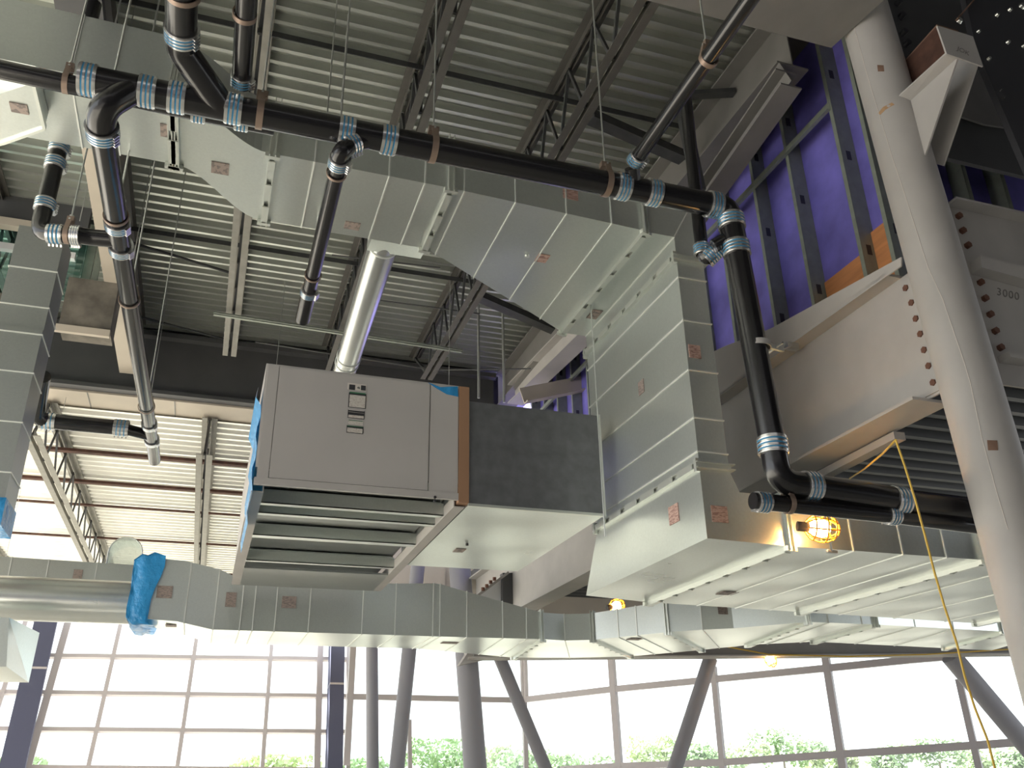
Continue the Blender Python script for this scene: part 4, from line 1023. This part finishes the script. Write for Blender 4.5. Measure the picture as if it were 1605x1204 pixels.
# right wall
hr = ray(-1300,1256); hr.z = 0; hr.normalize(); n3 = hr.cross(Vector((0,0,1))).normalized()
p03 = at(822,1098,Y=24.0); G3 = lambda x, y: onpl(x, y, p03, n3)
a, b = G3(822,1098), G3(1700,1100)
win = MB(); win.quad((a.x,a.y,0),(b.x,b.y,0),(b.x,b.y,5.6),(a.x,a.y,5.6))
W3 = struct('window_4', win, M['glass'], 'clear glass wall at lower right')
for (x0_, y0_, x1_, y1_, w_) in ((820,1035,823,1100,.16),(957,1037,971,1204,.16),(1118,1045,1134,1204,.13),(1292,1037,1322,1204,.16),(1503,1065,1537,1204,.13)):
    mullion(W3, G3(x0_,y0_-20) if y0_ < 1040 else G3(x0_,y0_), G3(x1_+ (x1_-x0_)*.2, y1_+40) if y1_ > 1150 else G3(x1_,y1_), w_, .14, n3)
for pts in (((822,1097),(957,1081),(1118,1065),(1292,1048),(1430,1034)), ((880,1206),(970,1201),(1134,1195),(1322,1182),(1537,1168),(1640,1160))):
    for q0_, q1_ in zip(pts[:-1], pts[1:]): mullion(W3, G3(*q0_), G3(*q1_), .15, .13, n3, nm='transom')
mullion(W3, G3(1430,1034), G3(1500,1028), .15, .13, n3, nm='transom')

# small duct at left edge below the round one
t = thing('duct_takeoff', 'bright boxy duct end at the left edge in front of the blue post', 'duct', tuple(at(20,1020,Y=11)))
f_ = [at(*q, Y=10.6) for q in ((-40,968),(14,968),(10,1045),(-40,1045))]
s2 = [at(14,968,Y=10.6), at(62,992,Y=11.4), at(45,1070,Y=11.4), at(10,1045,Y=10.6)]
mb = MB(); mb.quad(*f_); mb.quad(*s2); mb.quad(f_[0], f_[1], s2[1], s2[1]+Vector((-1.2,0,0))); mb.quad(f_[3], f_[2], s2[2], s2[2]+Vector((-1.2,0,0)))
mb.build('sheet', M['galv'], t)

# ------------------------------------------------------------------ work lamps and cables
def lamp(p, ax, lab, watt, s=1.0):
    p = Vector(p); ax = Vector(ax).normalized(); t = thing('work_lamp', lab, 'lamp', tuple(p), 'string lights')
    q = Vector((0,0,1)).rotation_difference(ax)
    def T(v): return p+q@(Vector(v)*s)
    MB().tube([T((0,0,z)) for z in (-.05,-.03,0,.03,.045)], .02, 16, True, [r__*s for r__ in (.020,.038,.044,.034,.012)]).build('bulb', M['bulb'], t)
    MB().cyl(T((0,0,-.05)), T((0,0,-.10)), .022*s, 16).build('socket', M['socket'], t)
    mb = MB()
    for k in range(8):
        a_ = k*math.pi/4; pts = []
        for z, r__ in ((-.06,.03),(-.04,.05),(0,.062),(.04,.058),(.075,.035),(.09,0)): pts.append(T((r__*math.cos(a_), r__*math.sin(a_), z)))
        mb.tube(pts, .0035*s, 6)
    for z, r__ in ((-.03,.055),(.02,.062),(.06,.048)):
        mb.tube([T((r__*math.cos(k*math.pi/12), r__*math.sin(k*math.pi/12), z)) for k in range(25)], .0035*s, 6)
    mb.build('wire_guard', M['cage'], t)
    ld_ = bpy.data.lights.new('lamp_light', 'POINT'); ld_.energy = watt; ld_.color = (1,.62,.28); ld_.shadow_soft_size = .03*s
    lo = bpy.data.objects.new('lamp_light', ld_); COL.objects.link(lo); lo.parent = t; lo.location = (q@(Vector((0,0,0)))) 
    return t
lamp(at(1285,828,Y=5.08), (.9,-.3,-.1), 'brightest caged work lamp below the black pipes at right', 3, 1.6)
lamp(at(966,950,Y=12.4), (1,.1,.2), 'lit caged work lamp above the far duct in the centre', 8, 1.7)
lamp(at(1207,1033,Y=13.9), (.3,-.2,-1), 'lit work lamp under the far beam at lower right', 5, 1.7)
t = thing('lamp_clip', 'small zinc clip hanging under the brightest work lamp', 'clamp', tuple(at(1303,855,Y=5.2)))
MB().cyl(at(1298,836,Y=5.10), at(1304,866,Y=5.24), .008, 8).bar(at(1296,864,Y=5.24), at(1311,866,Y=5.24), .03, .02).build('clip', M['rod'], t)
def cable(pts, r, lab, mt='cable', cat='cable'):
    return tag(MB().tube(arc(pts, .3, 6), r, 8).build('extension_cord', M[mt]), lab, cat)
Yc = 4.75
cab = [at(x,y,Y=3.8+0*y) for x, y in ((1404,690),(1418,730),(1435,785),(1450,840),(1464,895),(1480,950),(1500,1010),(1512,1060),(1528,1110),(1548,1160),(1562,1215))]
cable(cab, .0062, 'yellow extension cord hanging down in front of the right windows')
cable([at(1404,690,Y=3.8), at(1385,715,Y=4.4)+Vector((0,.0,.02)), at(1355,735,Y=5.2), at(1332,750,Y=5.9)], .007, 'yellow cord running along the beam underside to its hook')
cable([at(1130,1012,Y=13.6), at(1205,1026,Y=13.4), at(1330,1029,Y=13.0), at(1450,1026,Y=12.7), at(1580,1018,Y=12.4)], .012, 'thin yellow cord strung along the brown beam')
t = thing('steel_channel', 'rusty channel bolted under the deep beam where the yellow cord hooks on', 'channel', tuple(at(1400,690,X=4.8)))
a, b = at(1410,683,Z=zb_-.05), at(1290,745,Z=zb_-.05)
MB().bar(a, b, .10, .06).build('channel', M['primer'], t)
a, b = at(1405,690,Z=zb_-.12), at(1305,748,Z=zb_-.12)
# ------------------------------------------------------------------ outside
def tree(px, pyt, D, wd, lab, mt='leaf', seed=1):
    rnd = random.Random(seed); p = CAM+ray(px, pyt)*(D/ray(px, pyt).y); H = p.z+.2
    t = thing('tree', lab, 'tree', (p.x, p.y, -.25), 'trees beyond the glass')
    MB().cyl((p.x,p.y,-.25), (p.x,p.y,H*.45), .25, 8, .12).build('trunk', M['bark'], t)
    mb = MB(); blobs = []
    for k in range(9):
        blobs.append(Vector((p.x+rnd.uniform(-.5,.5)*wd, p.y+rnd.uniform(-.4,.4)*wd, H*rnd.uniform(.45,.82))))
    for b_ in blobs:
        rb = wd*rnd.uniform(.22,.34)
        for k in range(150):
            u = Vector((rnd.gauss(0,1), rnd.gauss(0,1), rnd.gauss(0,1))).normalized()*rb*rnd.uniform(.6,1.05); c_ = b_+u
            if c_.z > H: c_.z = H-rnd.uniform(0,.5)
            if c_.z < .6: continue
            e1 = Vector((rnd.gauss(0,1), rnd.gauss(0,1), rnd.gauss(0,1))).normalized()*.28; e2 = e1.orthogonal().normalized()*.22
            mb.quad(c_-e1, c_-e2, c_+e1, c_+e2)
    mb.build('foliage', M[mt], t)
T_ = [(445,1188,8),(560,1192,6),(690,1160,10),(765,1172,8),(830,1180,7),(900,1186,8),(1020,1150,9),(1075,1165,6),(1110,1172,7),(1160,1165,6),(1222,1142,9),(1265,1160,6),(1300,1178,5),(1385,1170,7),(1465,1158,7),(1530,1176,8),(1590,1172,7),(20,1192,6),(395,1196,6)]
names = ['far left of the blue post','between the blue post and the slim column','large one left of the thickest column','just right of the thickest column','between the two leaning columns','low one right of the leaning column','tall one left of the middle leaning column','behind the middle leaning column','right of the middle leaning column','small one at a mullion','tallest one in the right glass','pale one beside the tallest','low one at the wide mullion','low one in the widest pane','rounded one in the widest pane','behind the thick leaning column','at the right edge','at the left edge','low one in the grid window']
for i, (x, y, wd) in enumerate(T_):
    tree(x, y, 95+7*(i % 4), wd*.75, 'leafy green tree outside, '+names[i], 'leaf2' if i % 3 == 0 else 'leaf', i+3)
for (x, y, lab) in ((1211,1176,'white lamp post outside the right glass, left one'),(1246,1168,'white lamp post outside the right glass, right one'),(927,1186,'thin white lamp post outside left of the middle mullion'),(191,1178,'thin lamp post outside the grid window')):
    p = CAM+ray(x, y)*(60/ray(x, y).y); t = thing('lamp_post', lab, 'lamp post', (p.x,p.y,-.25), 'lamp posts outside')
    MB().cyl((p.x,p.y,-.25), (p.x,p.y,p.z), .07, 8).build('pole', M['postwhite'], t); MB().cyl((p.x,p.y,p.z), (p.x,p.y,p.z+.3), .16, 10).build('lantern', M['postwhite'], t)

for o in bpy.data.objects:
    if '_o' in o: del o['_o']
